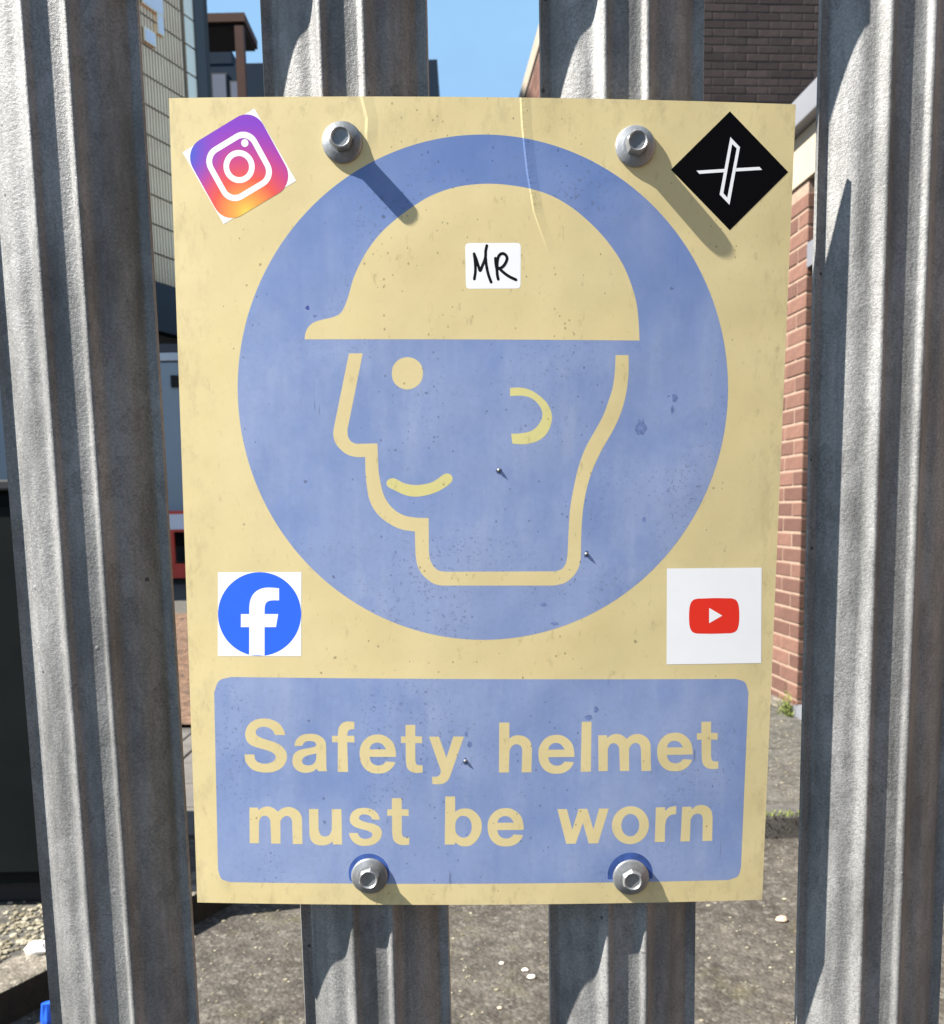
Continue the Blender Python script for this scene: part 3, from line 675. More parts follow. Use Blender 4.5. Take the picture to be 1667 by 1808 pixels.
# ---------------------------------------------------------------- sign
TH_S = -0.02269; TILT = 0.00088
sx_, sz_ = 0.0068, -0.00704
SIGN = Matrix.Translation(FO) @ Matrix.Rotation(YAW, 4, 'Z') @ Matrix.Translation((sx_ - .0003, 0, sz_ + .0006)) @ Matrix.Rotation(-TH_S, 4, 'Y') @ Matrix.Rotation(-TILT, 4, 'X') @ Matrix.Scale(1.0025, 4)
BOW = 4.6
def bow(x): return (BOW * ((x / 150.0) ** 2) - BOW * .62)          # mm, + is away from the viewer
DATA = {
 'L': {
  'S': [[[-101.27,-109.09,1],[-101.97,-106.34,0],[-104.38,-103.01,0],[-107.98,-101.07,0],[-111.62,-100.5,0],[-116.05,-101.11,0],[-119.56,-103.28,0],[-121.5,-106.43,0],[-121.97,-109.19,0],[-121.36,-112.13,0],[-119.5,-114.29,0],[-116.46,-115.66,0],[-112.25,-116.83,0],[-108.82,-117.99,0],[-106.92,-119.37,0],[-106.38,-120.95,0],[-107.4,-122.74,0],[-109.55,-123.93,0],[-112.46,-124.34,0],[-115.15,-123.76,0],[-116.96,-122.38,0],[-117.53,-119.5,1],[-122.54,-119.52,1],[-122.37,-122.6,0],[-121.16,-124.98,0],[-118.92,-127.35,0],[-115.67,-128.6,0],[-111.81,-129.02,0],[-107.94,-128.61,0],[-104.42,-127.09,0],[-101.84,-124.5,0],[-100.59,-120.92,0],[-101.02,-117.96,0],[-102.96,-115.2,0],[-105.99,-113.24,0],[-110.19,-111.89,0],[-114.01,-110.52,0],[-115.9,-109.35,0],[-116.47,-107.98,0],[-116.13,-106.6,0],[-114.82,-105.42,0],[-112.31,-104.82,0],[-109.64,-105.39,0],[-107.75,-106.76,0],[-106.46,-109.11,1]]],
  'a': [[[-96.59,-114.78,1],[-95.95,-112.21,0],[-93.97,-109.84,0],[-91.25,-108.64,0],[-88.16,-108.31,0],[-84.7,-108.81,0],[-82.03,-110.37,0],[-80.64,-112.14,0],[-80.23,-114.9,1],[-80.3,-126.39,1],[-79.98,-128.05,1],[-84.51,-128.07,1],[-85.34,-126.69,1],[-86.83,-127.92,0],[-89.37,-128.81,0],[-92.47,-128.9,0],[-95.54,-127.64,0],[-97.41,-125.27,0],[-97.85,-122.5,0],[-97.08,-119.33,0],[-94.91,-117.34,0],[-92.19,-116.46,0],[-88.32,-115.73,0],[-85.91,-115.05,1],[-85.27,-113.94,0],[-86.13,-112.68,0],[-88.62,-112.1,0],[-90.95,-112.58,0],[-92.73,-114.76,1]],[[-85.29,-118.68,1],[-88.39,-119.37,0],[-91.51,-120.49,0],[-92.79,-122.47,0],[-92.25,-124.26,0],[-90.06,-125.04,0],[-87.73,-124.63,0],[-85.95,-122.84,0]]],
  'f': [[[-74.45,-128.35,1],[-74.17,-112.7,1],[-77.06,-112.71,1],[-77.19,-109.36,1],[-74.11,-109.27,1],[-73.94,-106.59,0],[-73.25,-104.43,0],[-71.48,-102.45,0],[-69.16,-101.78,0],[-65.51,-101.91,1],[-65.57,-105.77,1],[-67.69,-105.97,0],[-68.86,-106.96,0],[-69.29,-109.25,1],[-65.62,-109.23,1],[-65.56,-112.78,1],[-69.34,-112.68,1],[-69.1,-128.33,1]]],
  'e': [[[-44.29,-120.28,1],[-44.45,-117.11,0],[-45.57,-113.16,0],[-48.24,-110.21,0],[-51.32,-108.73,0],[-54.02,-108.54,0],[-57.5,-109.27,0],[-60.62,-111.65,0],[-62.61,-115.21,0],[-63.05,-118.78,0],[-62.53,-122.74,0],[-60.83,-126.1,0],[-57.76,-128.48,0],[-53.89,-129.14,0],[-50.4,-128.76,0],[-47.27,-127.04,0],[-45.31,-124.65,0],[-44.59,-123.05,1],[-49.55,-122.68,1],[-50.73,-124.07,0],[-53.06,-124.88,0],[-55.38,-124.49,0],[-57.11,-123.11,0],[-58.04,-120.34,1]],[[-57.91,-116.38,1],[-57.18,-114.4,0],[-55.43,-113.09,0],[-53.49,-112.8,0],[-51.38,-113.58,0],[-49.28,-116.34,1]]],
  't': [[[-39.29,-103.47,1],[-34.28,-103.45,1],[-34.32,-109.36,1],[-30.84,-109.54,1],[-30.87,-113.09,1],[-34.35,-112.91,1],[-34.35,-122.22,1],[-33.78,-124.12,0],[-32.51,-124.67,0],[-30.56,-124.66,1],[-30.59,-128.56,1],[-33.7,-128.77,0],[-36.42,-128.19,0],[-38.53,-126.21,0],[-39.24,-122.63,1],[-39.3,-112.93,1],[-41.7,-112.94,1],[-41.67,-109.51,1],[-39.35,-109.5,1]]],
  'y': [[[-27.29,-109.6,1],[-22.14,-109.57,1],[-18.32,-120.76,1],[-14.79,-109.54,1],[-9.29,-109.51,1],[-16.02,-129.3,1],[-17.2,-132.09,0],[-19.15,-134.02,0],[-22.07,-134.79,0],[-25.58,-134.64,1],[-25.75,-130.73,1],[-23.41,-130.72,0],[-21.78,-129.72,0],[-21.18,-127.53,1]]],
  'h': [[[8.79,-102.25,1],[14.02,-102.22,1],[14.05,-110.7,1],[16.18,-109.31,0],[19.28,-108.98,0],[22.39,-109.87,0],[24.73,-112.04,0],[25.8,-115.6,1],[25.62,-128.52,1],[20.55,-128.54,1],[20.8,-116.81,1],[20.28,-115.03,0],[19.11,-113.96,0],[17.36,-113.66,0],[15.43,-114.65,0],[14.19,-116.84,1],[14.01,-128.57,1],[8.79,-128.59,1]]],
  'e2': [[[47.88,-120.53,1],[47.64,-117.37,0],[46.44,-113.42,0],[43.71,-110.48,0],[40.61,-109.0,0],[37.91,-108.81,0],[34.45,-109.54,0],[31.39,-111.92,0],[29.49,-115.48,0],[29.13,-119.03,0],[29.74,-122.99,0],[31.51,-126.36,0],[34.62,-128.73,0],[38.5,-129.39,0],[41.98,-129.01,0],[45.06,-127.29,0],[46.96,-124.9,0],[47.64,-123.31,1],[42.69,-122.94,1],[41.54,-124.33,0],[39.23,-125.13,0],[36.91,-124.75,0],[35.16,-123.36,0],[34.16,-120.6,1]],[[34.21,-116.64,1],[34.88,-114.66,0],[36.61,-113.35,0],[38.53,-113.07,0],[40.66,-113.84,0],[42.81,-116.6,1]]],
  'l': [[[51.33,-102.04,1],[56.38,-102.01,1],[56.53,-128.39,1],[51.21,-128.42,1]]],
  'm2': [[[59.98,-109.18,1],[64.49,-109.16,1],[64.75,-110.63,1],[66.54,-109.23,0],[69.23,-108.5,0],[72.14,-109.12,0],[74.88,-111.17,1],[77.16,-109.38,0],[80.62,-108.61,0],[83.73,-109.54,0],[86.29,-111.72,0],[87.39,-114.29,1],[88.02,-128.34,1],[82.97,-128.36,1],[82.32,-115.91,1],[81.32,-114.12,0],[79.56,-113.34,0],[77.45,-114.34,0],[76.22,-116.33,1],[76.56,-128.23,1],[71.71,-128.25,1],[71.02,-115.96,1],[69.91,-114.18,0],[67.96,-113.39,0],[66.24,-114.19,0],[65.12,-116.39,1],[65.31,-128.16,1],[60.47,-128.18,1]]],
  'e3': [[[109.75,-119.89,1],[109.47,-116.74,0],[108.2,-112.8,0],[105.42,-109.86,0],[102.3,-108.38,0],[99.59,-108.2,0],[96.14,-108.92,0],[93.11,-111.3,0],[91.26,-114.85,0],[90.96,-118.4,0],[91.63,-122.35,0],[93.45,-125.7,0],[96.6,-128.07,0],[100.5,-128.73,0],[103.98,-128.36,0],[107.03,-126.64,0],[108.9,-124.25,0],[109.56,-122.66,1],[104.59,-122.29,1],[103.47,-123.68,0],[101.16,-124.48,0],[98.83,-124.1,0],[97.05,-122.72,0],[96.02,-119.96,1]],[[96.0,-116.01,1],[96.65,-114.03,0],[98.35,-112.73,0],[100.28,-112.44,0],[102.42,-113.22,0],[104.62,-115.97,1]]],
  't2': [[[113.77,-102.59,1],[118.87,-102.57,1],[119.04,-108.46,1],[122.59,-108.64,1],[122.7,-112.19,1],[119.15,-112.01,1],[119.51,-121.3,1],[120.16,-123.2,0],[121.48,-123.75,0],[123.45,-123.74,1],[123.57,-127.63,1],[120.42,-127.84,0],[117.64,-127.26,0],[115.41,-125.28,0],[114.55,-121.72,1],[114.12,-112.03,1],[111.68,-112.05,1],[111.58,-108.62,1],[113.94,-108.61,1]]],
  'm': [[[-120.84,-147.82,1],[-116.29,-147.8,1],[-116.1,-149.29,1],[-114.24,-147.87,0],[-111.5,-147.14,0],[-108.6,-147.77,0],[-105.93,-149.85,1],[-103.56,-148.04,0],[-100.04,-147.26,0],[-96.95,-148.21,0],[-94.47,-150.41,0],[-93.48,-153.02,1],[-93.49,-167.23,1],[-98.57,-167.25,1],[-98.66,-154.65,1],[-99.59,-152.84,0],[-101.32,-152.04,0],[-103.49,-153.06,0],[-104.82,-155.07,1],[-105.01,-167.11,1],[-109.89,-167.12,1],[-110.03,-154.69,1],[-111.07,-152.88,0],[-112.99,-152.09,0],[-114.76,-152.9,0],[-115.99,-155.11,1],[-116.32,-167.02,1],[-121.2,-167.03,1]]],
  'u': [[[-89.76,-148.27,1],[-84.89,-148.25,1],[-84.92,-159.04,1],[-84.3,-161.46,0],[-83.04,-162.75,0],[-81.29,-162.98,0],[-79.32,-162.05,0],[-78.02,-159.42,1],[-77.89,-148.22,1],[-72.83,-148.21,1],[-72.77,-167.29,1],[-77.54,-167.3,1],[-77.74,-165.68,1],[-79.8,-167.11,0],[-82.95,-167.85,0],[-86.46,-167.33,0],[-88.76,-165.52,0],[-89.79,-162.28,1]]],
  's': [[[-52.93,-153.77,1],[-53.68,-151.27,0],[-55.99,-148.67,0],[-59.09,-147.59,0],[-61.43,-147.48,0],[-64.94,-148.1,0],[-67.51,-150.11,0],[-68.61,-153.34,0],[-67.99,-155.95,0],[-65.87,-157.76,0],[-62.38,-158.96,0],[-58.87,-159.96,0],[-56.94,-161.37,0],[-57.15,-162.79,0],[-58.93,-163.88,0],[-61.28,-164.13,0],[-63.42,-163.21,0],[-64.56,-160.99,1],[-69.05,-161.0,1],[-68.5,-163.43,0],[-66.4,-166.26,0],[-63.29,-167.79,0],[-60.16,-167.94,0],[-56.63,-167.24,0],[-53.86,-165.41,0],[-52.26,-162.77,0],[-52.03,-160.14,0],[-53.18,-157.72,0],[-56.09,-156.12,0],[-59.59,-155.32,0],[-62.5,-154.32,0],[-63.74,-153.32,0],[-63.52,-152.11,0],[-62.26,-151.1,0],[-59.92,-151.09,0],[-57.98,-151.89,0],[-56.64,-153.78,1]]],
  't3': [[[-46.6,-142.21,1],[-41.47,-142.19,1],[-41.53,-148.07,1],[-37.97,-148.25,1],[-38.0,-151.79,1],[-41.56,-151.61,1],[-41.57,-160.87,1],[-41.0,-162.76,0],[-39.69,-163.31,0],[-37.7,-163.31,1],[-37.74,-167.19,1],[-40.92,-167.4,0],[-43.7,-166.81,0],[-45.86,-164.84,0],[-46.58,-161.28,1],[-46.63,-151.62,1],[-49.08,-151.63,1],[-49.04,-148.22,1],[-46.67,-148.21,1]]],
  'b': [[[-18.92,-141.3,1],[-13.85,-141.28,1],[-13.76,-149.52,1],[-11.72,-148.22,0],[-8.98,-147.69,0],[-5.47,-148.28,0],[-2.53,-150.49,0],[-0.58,-153.5,0],[0.09,-157.14,0],[-0.57,-161.19,0],[-2.73,-165.05,0],[-5.88,-167.69,0],[-9.02,-168.11,0],[-11.77,-167.51,0],[-13.61,-165.89,1],[-14.12,-167.11,1],[-19.23,-167.13,1]],[[-13.78,-157.99,0],[-13.3,-154.36,0],[-11.54,-152.13,0],[-9.58,-151.72,0],[-7.43,-152.32,0],[-5.86,-154.33,0],[-5.2,-157.56,0],[-5.79,-160.8,0],[-7.44,-162.83,0],[-9.6,-163.44,0],[-11.76,-162.64,0],[-13.32,-160.82,0]]],
  'e4': [[[21.92,-159.38,1],[21.7,-156.21,0],[20.52,-152.25,0],[17.78,-149.29,0],[14.68,-147.8,0],[11.97,-147.61,0],[8.48,-148.34,0],[5.39,-150.72,0],[3.45,-154.29,0],[3.07,-157.86,0],[3.66,-161.83,0],[5.41,-165.2,0],[8.53,-167.58,0],[12.43,-168.25,0],[15.93,-167.88,0],[19.04,-166.15,0],[20.97,-163.76,0],[21.66,-162.17,1],[16.68,-161.78,1],[15.52,-163.18,0],[13.19,-163.98,0],[10.85,-163.59,0],[9.1,-162.21,0],[8.12,-159.43,1]],[[8.19,-155.46,1],[8.88,-153.48,0],[10.62,-152.17,0],[12.56,-151.88,0],[14.7,-152.67,0],[16.84,-155.43,1]]],
  'w': [[[39.36,-148.34,1],[44.34,-148.32,1],[47.3,-159.45,1],[50.49,-148.3,1],[55.04,-148.28,1],[58.41,-159.41,1],[61.19,-148.26,1],[66.28,-148.24,1],[61.05,-167.05,1],[56.11,-167.06,1],[52.89,-155.84,1],[49.22,-167.08,1],[44.28,-167.1,1]]],
  'o': [[[87.65,-157.38,0],[87.24,-160.56,0],[85.91,-163.44,0],[83.79,-165.73,0],[81.09,-167.2,0],[78.07,-167.72,0],[75.03,-167.22,0],[72.28,-165.76,0],[70.07,-163.49,0],[68.63,-160.62,0],[68.1,-157.44,0],[68.52,-154.27,0],[69.86,-151.4,0],[71.97,-149.13,0],[74.66,-147.67,0],[77.67,-147.16,0],[80.69,-147.64,0],[83.44,-149.09,0],[85.65,-151.35,0],[87.1,-154.2,0]],[[82.54,-157.39,0],[82.35,-159.27,0],[81.71,-160.97,0],[80.69,-162.33,0],[79.39,-163.2,0],[77.93,-163.5,0],[76.47,-163.2,0],[75.13,-162.34,0],[74.06,-161.0,0],[73.36,-159.3,0],[73.09,-157.43,0],[73.29,-155.55,0],[73.92,-153.85,0],[74.94,-152.51,0],[76.24,-151.64,0],[77.7,-151.34,0],[79.16,-151.63,0],[80.49,-152.49,0],[81.57,-153.83,0],[82.27,-155.52,0]]],
  'r': [[[91.09,-147.99,1],[95.91,-147.97,1],[96.07,-149.9,1],[98.17,-148.13,0],[101.91,-147.4,1],[101.91,-151.81,1],[99.35,-152.2,0],[97.14,-154.03,0],[96.25,-157.62,1],[96.37,-166.77,1],[90.98,-166.79,1]]],
  'n': [[[105.04,-147.94,1],[109.98,-147.92,1],[110.13,-149.57,1],[112.12,-147.75,0],[114.78,-147.07,0],[118.03,-147.72,0],[120.51,-150.08,0],[121.43,-153.67,1],[121.61,-166.69,1],[116.43,-166.71,1],[116.24,-154.79,1],[115.48,-152.59,0],[113.58,-151.76,0],[111.44,-152.32,0],[109.74,-154.81,1],[109.68,-166.73,1],[104.67,-166.75,1]]],
 },
 'G': {
  'helmet': [[[-87.28,88.45,1],[76.65,88.72,1],[75.86,98.59,0],[74.61,106.65,0],[71.79,115.47,0],[68.01,123.69,0],[63.45,130.55,0],[57.24,137.89,0],[49.67,144.91,0],[41.33,151.11,0],[31.93,155.96,0],[22.29,158.85,0],[13.23,160.29,0],[4.19,160.96,0],[-5.12,160.58,0],[-14.71,159.02,0],[-25.68,155.23,0],[-33.38,150.83,0],[-41.93,144.83,0],[-48.69,139.1,0],[-54.86,132.04,0],[-59.22,125.12,0],[-63.01,117.38,0],[-65.54,109.36,0],[-67.57,103.99,0],[-69.7,100.75,0],[-73.2,98.97,0],[-79.32,97.58,0],[-83.51,96.03,0],[-86.06,93.32,0],[-87.09,90.61,0]]],
  'face_outline': [[[-65.78,81.8,1],[-73.6,46.67,1],[-74.09,43.03,0],[-73.11,38.88,0],[-70.78,35.77,0],[-67.12,33.04,0],[-62.89,31.92,0],[-58.38,31.97,1],[-58.33,23.98,0],[-57.76,17.44,0],[-56.82,11.9,0],[-54.59,6.6,0],[-51.06,2.32,0],[-47.0,-0.7,0],[-41.39,-3.46,0],[-33.96,-4.78,1],[-33.86,-11.32,0],[-33.55,-17.47,0],[-32.81,-21.58,0],[-30.77,-25.68,0],[-27.7,-28.76,0],[-24.09,-31.06,0],[-20.47,-31.81,1],[36.39,-31.74,1],[41.52,-30.38,0],[45.88,-26.91,0],[48.61,-22.14,0],[49.43,-17.76,1],[49.49,-5.42,0],[50.2,6.85,0],[51.88,16.91,0],[54.65,26.22,0],[58.85,35.49,0],[64.46,45.45,0],[67.93,53.23,0],[69.96,60.26,0],[71.12,67.26,0],[71.56,74.23,0],[71.34,81.73,1],[64.91,81.66,1],[64.7,73.47,0],[63.75,65.79,0],[62.05,60.18,0],[59.3,52.44,0],[55.1,44.65,0],[50.88,36.84,0],[47.74,28.29,0],[45.34,17.57,0],[43.65,6.8,0],[43.05,-4.02,0],[42.68,-16.35,1],[41.78,-20.73,0],[39.97,-23.3,0],[37.06,-24.56,1],[-18.37,-24.82,1],[-21.99,-24.33,0],[-24.56,-22.29,0],[-26.34,-18.96,0],[-26.99,-14.85,1],[-27.09,2.0,1],[-32.62,2.11,0],[-38.25,2.93,0],[-41.82,4.42,0],[-44.87,6.68,0],[-47.65,9.95,0],[-49.64,13.98,0],[-50.85,19.02,0],[-51.8,25.04,0],[-52.1,33.06,1],[-52.3,38.55,1],[-62.79,38.35,1],[-65.16,39.37,0],[-66.71,41.8,0],[-67.02,45.17,1],[-58.97,81.88,1]]],
  'eye': [[[-37.23,80.06,0],[-33.3,79.08,0],[-30.53,76.45,0],[-29.62,72.47,0],[-30.59,68.51,0],[-33.41,65.76,0],[-37.37,64.58,0],[-41.31,65.68,0],[-44.02,68.37,0],[-44.87,72.31,0],[-43.93,76.32,0],[-41.17,79.0,0]]],
  'ear': [[[13.12,65.5,1],[17.55,65.82,0],[22.56,64.82,0],[27.6,61.94,0],[31.57,58.13,0],[33.92,52.55,0],[33.46,47.97,0],[30.98,43.02,0],[27.04,40.02,0],[21.29,38.48,0],[17.69,38.37,0],[14.45,38.7,1],[13.85,43.42,1],[19.1,43.75,0],[24.13,45.07,0],[27.34,47.92,0],[29.11,51.8,0],[28.8,54.95,0],[26.55,58.44,0],[23.3,60.85,0],[19.0,61.86,0],[13.13,61.66,1]]],
  'smile': [[[-45.22,21.58,0],[-43.18,21.2,0],[-40.14,19.51,0],[-37.09,18.63,0],[-33.52,18.26,0],[-29.43,18.6,0],[-25.34,19.64,0],[-22.27,21.53,0],[-19.71,23.42,0],[-17.66,24.04,0],[-15.73,23.1,0],[-15.12,21.34,0],[-15.89,19.57,0],[-18.71,17.28,0],[-22.81,14.97,0],[-27.42,13.41,0],[-32.03,12.61,0],[-36.12,12.68,0],[-40.2,13.81,0],[-43.75,15.55,0],[-46.9,17.13,0],[-48.05,18.79,0],[-47.37,20.66,0]]],
  'text_panel': [[[-128.61,-79.0,1],[130.73,-80.18,1],[135.79,-81.93,0],[138.03,-87.26,1],[137.7,-181.26,1],[136.37,-186.25,0],[131.31,-188.45,1],[-132.08,-188.47,1],[-136.77,-186.62,0],[-138.38,-181.68,1],[-137.42,-87.28,1],[-134.75,-81.09,0]]],
 },
 'ST': {
  'cam': [[-144.3,175.48,1],[-109.21,194.87,1],[-89.96,162.1,1],[-125.48,142.48,1]],
  'x': [[117.74,195.86,1],[147.58,169.03,1],[119.66,141.33,1],[89.85,168.64,1]],
  'x1': [[[118.41,184.19,1],[123.27,179.73,1],[119.11,153.12,1],[114.09,157.76,1]],[[119.37,181.01,1],[121.7,179.11,1],[117.93,156.38,1],[115.88,158.44,1]]],
  'x2': [[[102.39,168.44,1],[116.09,169.6,1],[115.79,168.09,1],[103.8,167.04,1]]],
  'x3': [[[121.87,170.08,1],[133.23,170.96,1],[134.57,169.63,1],[121.62,168.57,1]]],
  'fsq': [[-133.49,-25.44,1],[-91.17,-25.13,1],[-92.14,-67.96,1],[-134.91,-68.22,1]],
  'fdisc': [[-91.75,-46.4,0],[-92.39,-51.16,0],[-94.06,-55.7,0],[-96.69,-59.79,0],[-100.15,-63.22,0],[-104.25,-65.81,0],[-108.8,-67.43,0],[-113.55,-68.0,0],[-118.28,-67.49,0],[-122.73,-65.92,0],[-126.69,-63.38,0],[-129.95,-60.0,0],[-132.34,-55.95,0],[-133.76,-51.43,0],[-134.14,-46.69,0],[-133.45,-41.94,0],[-131.74,-37.44,0],[-129.09,-33.4,0],[-125.64,-30.03,0],[-121.57,-27.48,0],[-117.07,-25.88,0],[-112.36,-25.32,0],[-107.68,-25.81,0],[-103.26,-27.35,0],[-99.32,-29.84,0],[-96.06,-33.17,0],[-93.63,-37.17,0],[-92.17,-41.66,0]],
  'ff': [[-118.77,-67.43,1],[-118.35,-53.23,1],[-122.63,-53.26,1],[-122.43,-46.61,1],[-118.16,-46.58,1],[-118.06,-43.15,1],[-117.49,-39.73,0],[-116.18,-36.92,0],[-113.95,-34.73,0],[-111.14,-33.47,0],[-107.73,-33.05,0],[-102.64,-33.41,1],[-102.8,-39.53,1],[-106.36,-39.56,0],[-108.54,-40.13,0],[-109.81,-41.54,0],[-110.24,-43.72,1],[-110.32,-46.53,1],[-103.38,-46.48,1],[-104.7,-53.15,1],[-110.5,-53.18,1],[-110.9,-67.86,1]],
  'ysq': [[93.36,-23.11,1],[142.38,-22.75,1],[144.19,-72.04,1],[94.56,-72.33,1]],
  'yred': [[108.54,-38.72,0],[113.06,-38.41,0],[118.29,-38.24,0],[123.52,-38.34,0],[128.06,-38.59,0],[130.02,-39.72,0],[131.04,-41.98,0],[131.47,-44.42,0],[131.67,-47.21,0],[131.67,-50.36,0],[131.4,-52.81,0],[130.53,-54.99,0],[128.64,-56.16,0],[124.09,-56.47,0],[118.85,-56.61,0],[113.59,-56.54,0],[109.03,-56.29,0],[107.08,-55.14,0],[106.04,-52.98,0],[105.66,-50.53,0],[105.47,-47.39,0],[105.5,-44.59,0],[105.75,-42.15,0],[106.66,-39.88,0]],
  'ytri': [[115.82,-43.3,1],[122.75,-47.27,1],[116.06,-51.16,1]],
  'msq': [[-7.27,133.69,1],[15.96,133.97,1],[17.32,133.47,0],[17.8,132.14,1],[17.86,114.45,1],[17.42,113.19,0],[16.17,112.7,1],[-7.4,112.43,1],[-8.26,112.9,0],[-8.66,114.33,1],[-9.06,131.92,1],[-8.56,133.16,0]],
  'ms': [[[-4.74,128.73,0],[-4.4,126.45,0],[-4.1,123.01,0],[-4.11,120.14,0],[-4.59,117.03,0]],[[-4.74,128.73,0],[-3.51,125.69,0],[-2.51,122.65,0],[-1.81,120.89,0],[-0.72,123.24,0],[0.67,126.89,0],[0.87,130.13,0],[1.36,132.52,0]],[[0.77,127.27,0],[1.27,123.07,0],[2.27,118.87,0],[3.53,115.63,0]],[[5.57,126.72,0],[5.75,124.27,0],[6.25,121.6,0],[6.56,118.73,0],[6.96,117.01,0]],[[6.35,122.37,0],[6.45,125.05,0],[7.04,127.54,0],[8.03,128.69,0],[9.02,128.99,0],[10.42,128.34,0],[11.18,126.82,0],[10.63,124.9,0],[9.44,123.17,0],[7.85,122.1,0],[6.85,121.99,0]],[[7.25,122.19,0],[9.85,119.92,0],[12.45,118.22,0],[15.55,116.82,0]]],
 },
}

def spline(loop, closed=True, step=0.9):
    """points (x, y, corner) in mm -> dense polyline; corners stay sharp, the rest is a Catmull-Rom curve"""
    n_ = len(loop); res = []
    P = [Vector((p[0], p[1])) for p in loop]; C_ = [bool(p[2]) for p in loop]
    for i in range(n_ if closed else n_ - 1):
        a, b_ = P[i], P[(i + 1) % n_]
        if C_[i] and C_[(i + 1) % n_]:
            res.append(a); continue
        pa = P[i - 1] if (closed or i > 0) else a - (b_ - a)
        pb = P[(i + 2) % n_] if (closed or i + 2 < n_) else b_ + (b_ - a)
        if C_[i]: pa = a - (b_ - a)
        if C_[(i + 1) % n_]: pb = b_ + (b_ - a)
        L_ = (b_ - a).length; k = max(2, int(L_ / step))
        d1, d2, d3 = max(1e-4, (a - pa).length ** .5), max(1e-4, L_ ** .5), max(1e-4, (pb - b_).length ** .5)
        m1 = ((a - pa) / d1 - (b_ - pa) / (d1 + d2) + (b_ - a) / d2) * d2
        m2 = ((b_ - a) / d2 - (pb - a) / (d2 + d3) + (pb - b_) / d3) * d2
        for j in range(k):
            t_ = j / k; t2, t3 = t_ * t_, t_ ** 3
            res.append(a * (2*t3 - 3*t2 + 1) + m1 * (t3 - 2*t2 + t_) + b_ * (-2*t3 + 3*t2) + m2 * (t3 - t2))
    if not closed: res.append(P[-1])
    return res

def sheet(name, loops, lift, mat, parent, centre=(0, 0), slices=True):
    """flat print or foil: filled outline (first loop) with holes, lying on the bowed panel, lift in mm"""
    me = bpy.data.meshes.new(name)
    polys = [[Vector((p.x, p.y, 0)) for p in l_] for l_ in loops]
    flat = [p for l_ in polys for p in l_]
    tris = tessellate_polygon(polys)
    me.from_pydata([(p.x, 0, p.y) for p in flat], [], tris)
    bm = bmesh.new(); bm.from_mesh(me)
    xs = [p.x for p in flat]
    if slices:
        x = math.floor(min(xs) / 5) * 5 + 5
        while x < max(xs):
            bmesh.ops.bisect_plane(bm, geom=bm.verts[:] + bm.edges[:] + bm.faces[:], plane_co=(x, 0, 0), plane_no=(1, 0, 0), dist=1e-5); x += 5
    for v in bm.verts:
        xx = v.co.x
        v.co = Vector((xx, bow(xx) - lift, v.co.z)) / 1000
    bm.normal_update()
    for f in bm.faces:
        if f.normal.y > 0: f.normal_flip()
        f.smooth = True
    bm.to_mesh(me); bm.free(); me.materials.append(mat)
    nv = []
    for v in me.vertices:
        b_ = 2 * BOW * v.co.x * 1000 / 150.0 ** 2; nv.append(Vector((b_, -1, 0)).normalized())
    me.normals_split_custom_set_from_vertices(nv)
    o = bpy.data.objects.new(name, me); COL.objects.link(o); o.parent = parent
    if centre != (0, 0): o.location = (-centre[0] / 1000, 0, -centre[1] / 1000)
    return o

sign = thing('safety_sign', (0, 0, 0), 'faded cream and blue sign reading Safety helmet must be worn, bolted to the fence', 'sign')
sign.matrix_world = SIGN
# panel: bowed plastic plate
mb = MB(); NXs = 60
fx = [-150 + 300 * i / NXs for i in range(NXs + 1)]
for z in (-200, 200):
    for dy in (0, 1.5):
        mb.v += [(x / 1000, (bow(x) + dy) / 1000, z / 1000) for x in fx]
K = NXs + 1
for i in range(NXs):
    mb.f += [(i, i+1, 2*K+i+1, 2*K+i), (K+i, 3*K+i, 3*K+i+1, K+i+1), (i, K+i, K+i+1, i+1), (2*K+i, 2*K+i+1, 3*K+i+1, 3*K+i)]
mb.f += [(0, 2*K, 3*K, K), (NXs, K+NXs, 3*K+NXs, 2*K+NXs)]
pn = mb.obj('panel', M['cream'], sign, smooth=True); sharp(pn.data, 40)
U = 0.010
circ = lambda cx, cy, r, n_=96: [Vector((cx + r * math.cos(2*math.pi*i/n_), cy + r * math.sin(2*math.pi*i/n_))) for i in range(n_)]
sheet('blue_disc', [circ(0.36, 61.95, 121.3, 160)], U, M['blue'], sign)
sheet('text_panel', [spline(DATA['G']['text_panel'][0])], U, M['blue'], sign)
sheet('helmet_symbol', [spline(DATA['G']['helmet'][0])], 2*U, M['cream'], sign)
for nm in ('face_outline', 'eye'): sheet(nm, [spline(DATA['G'][nm][0])], 2*U, M['cream'], sign)
for nm in ('ear', 'smile'): sheet(nm, [spline(DATA['G'][nm][0])], 2*U, M['yellow'], sign)
for nm, loops in DATA['L'].items(): sheet('letter', [spline(l_, step=.5) for l_ in loops], 2*U, M['cream'], sign)
BOLTS = [(-67.6, 179.3, 7.6, 12), (72.2, 178.8, 7.9, -14), (-58.6, -184.1, 6.6, 20), (78.7, -185.6, 6.8, 33)]
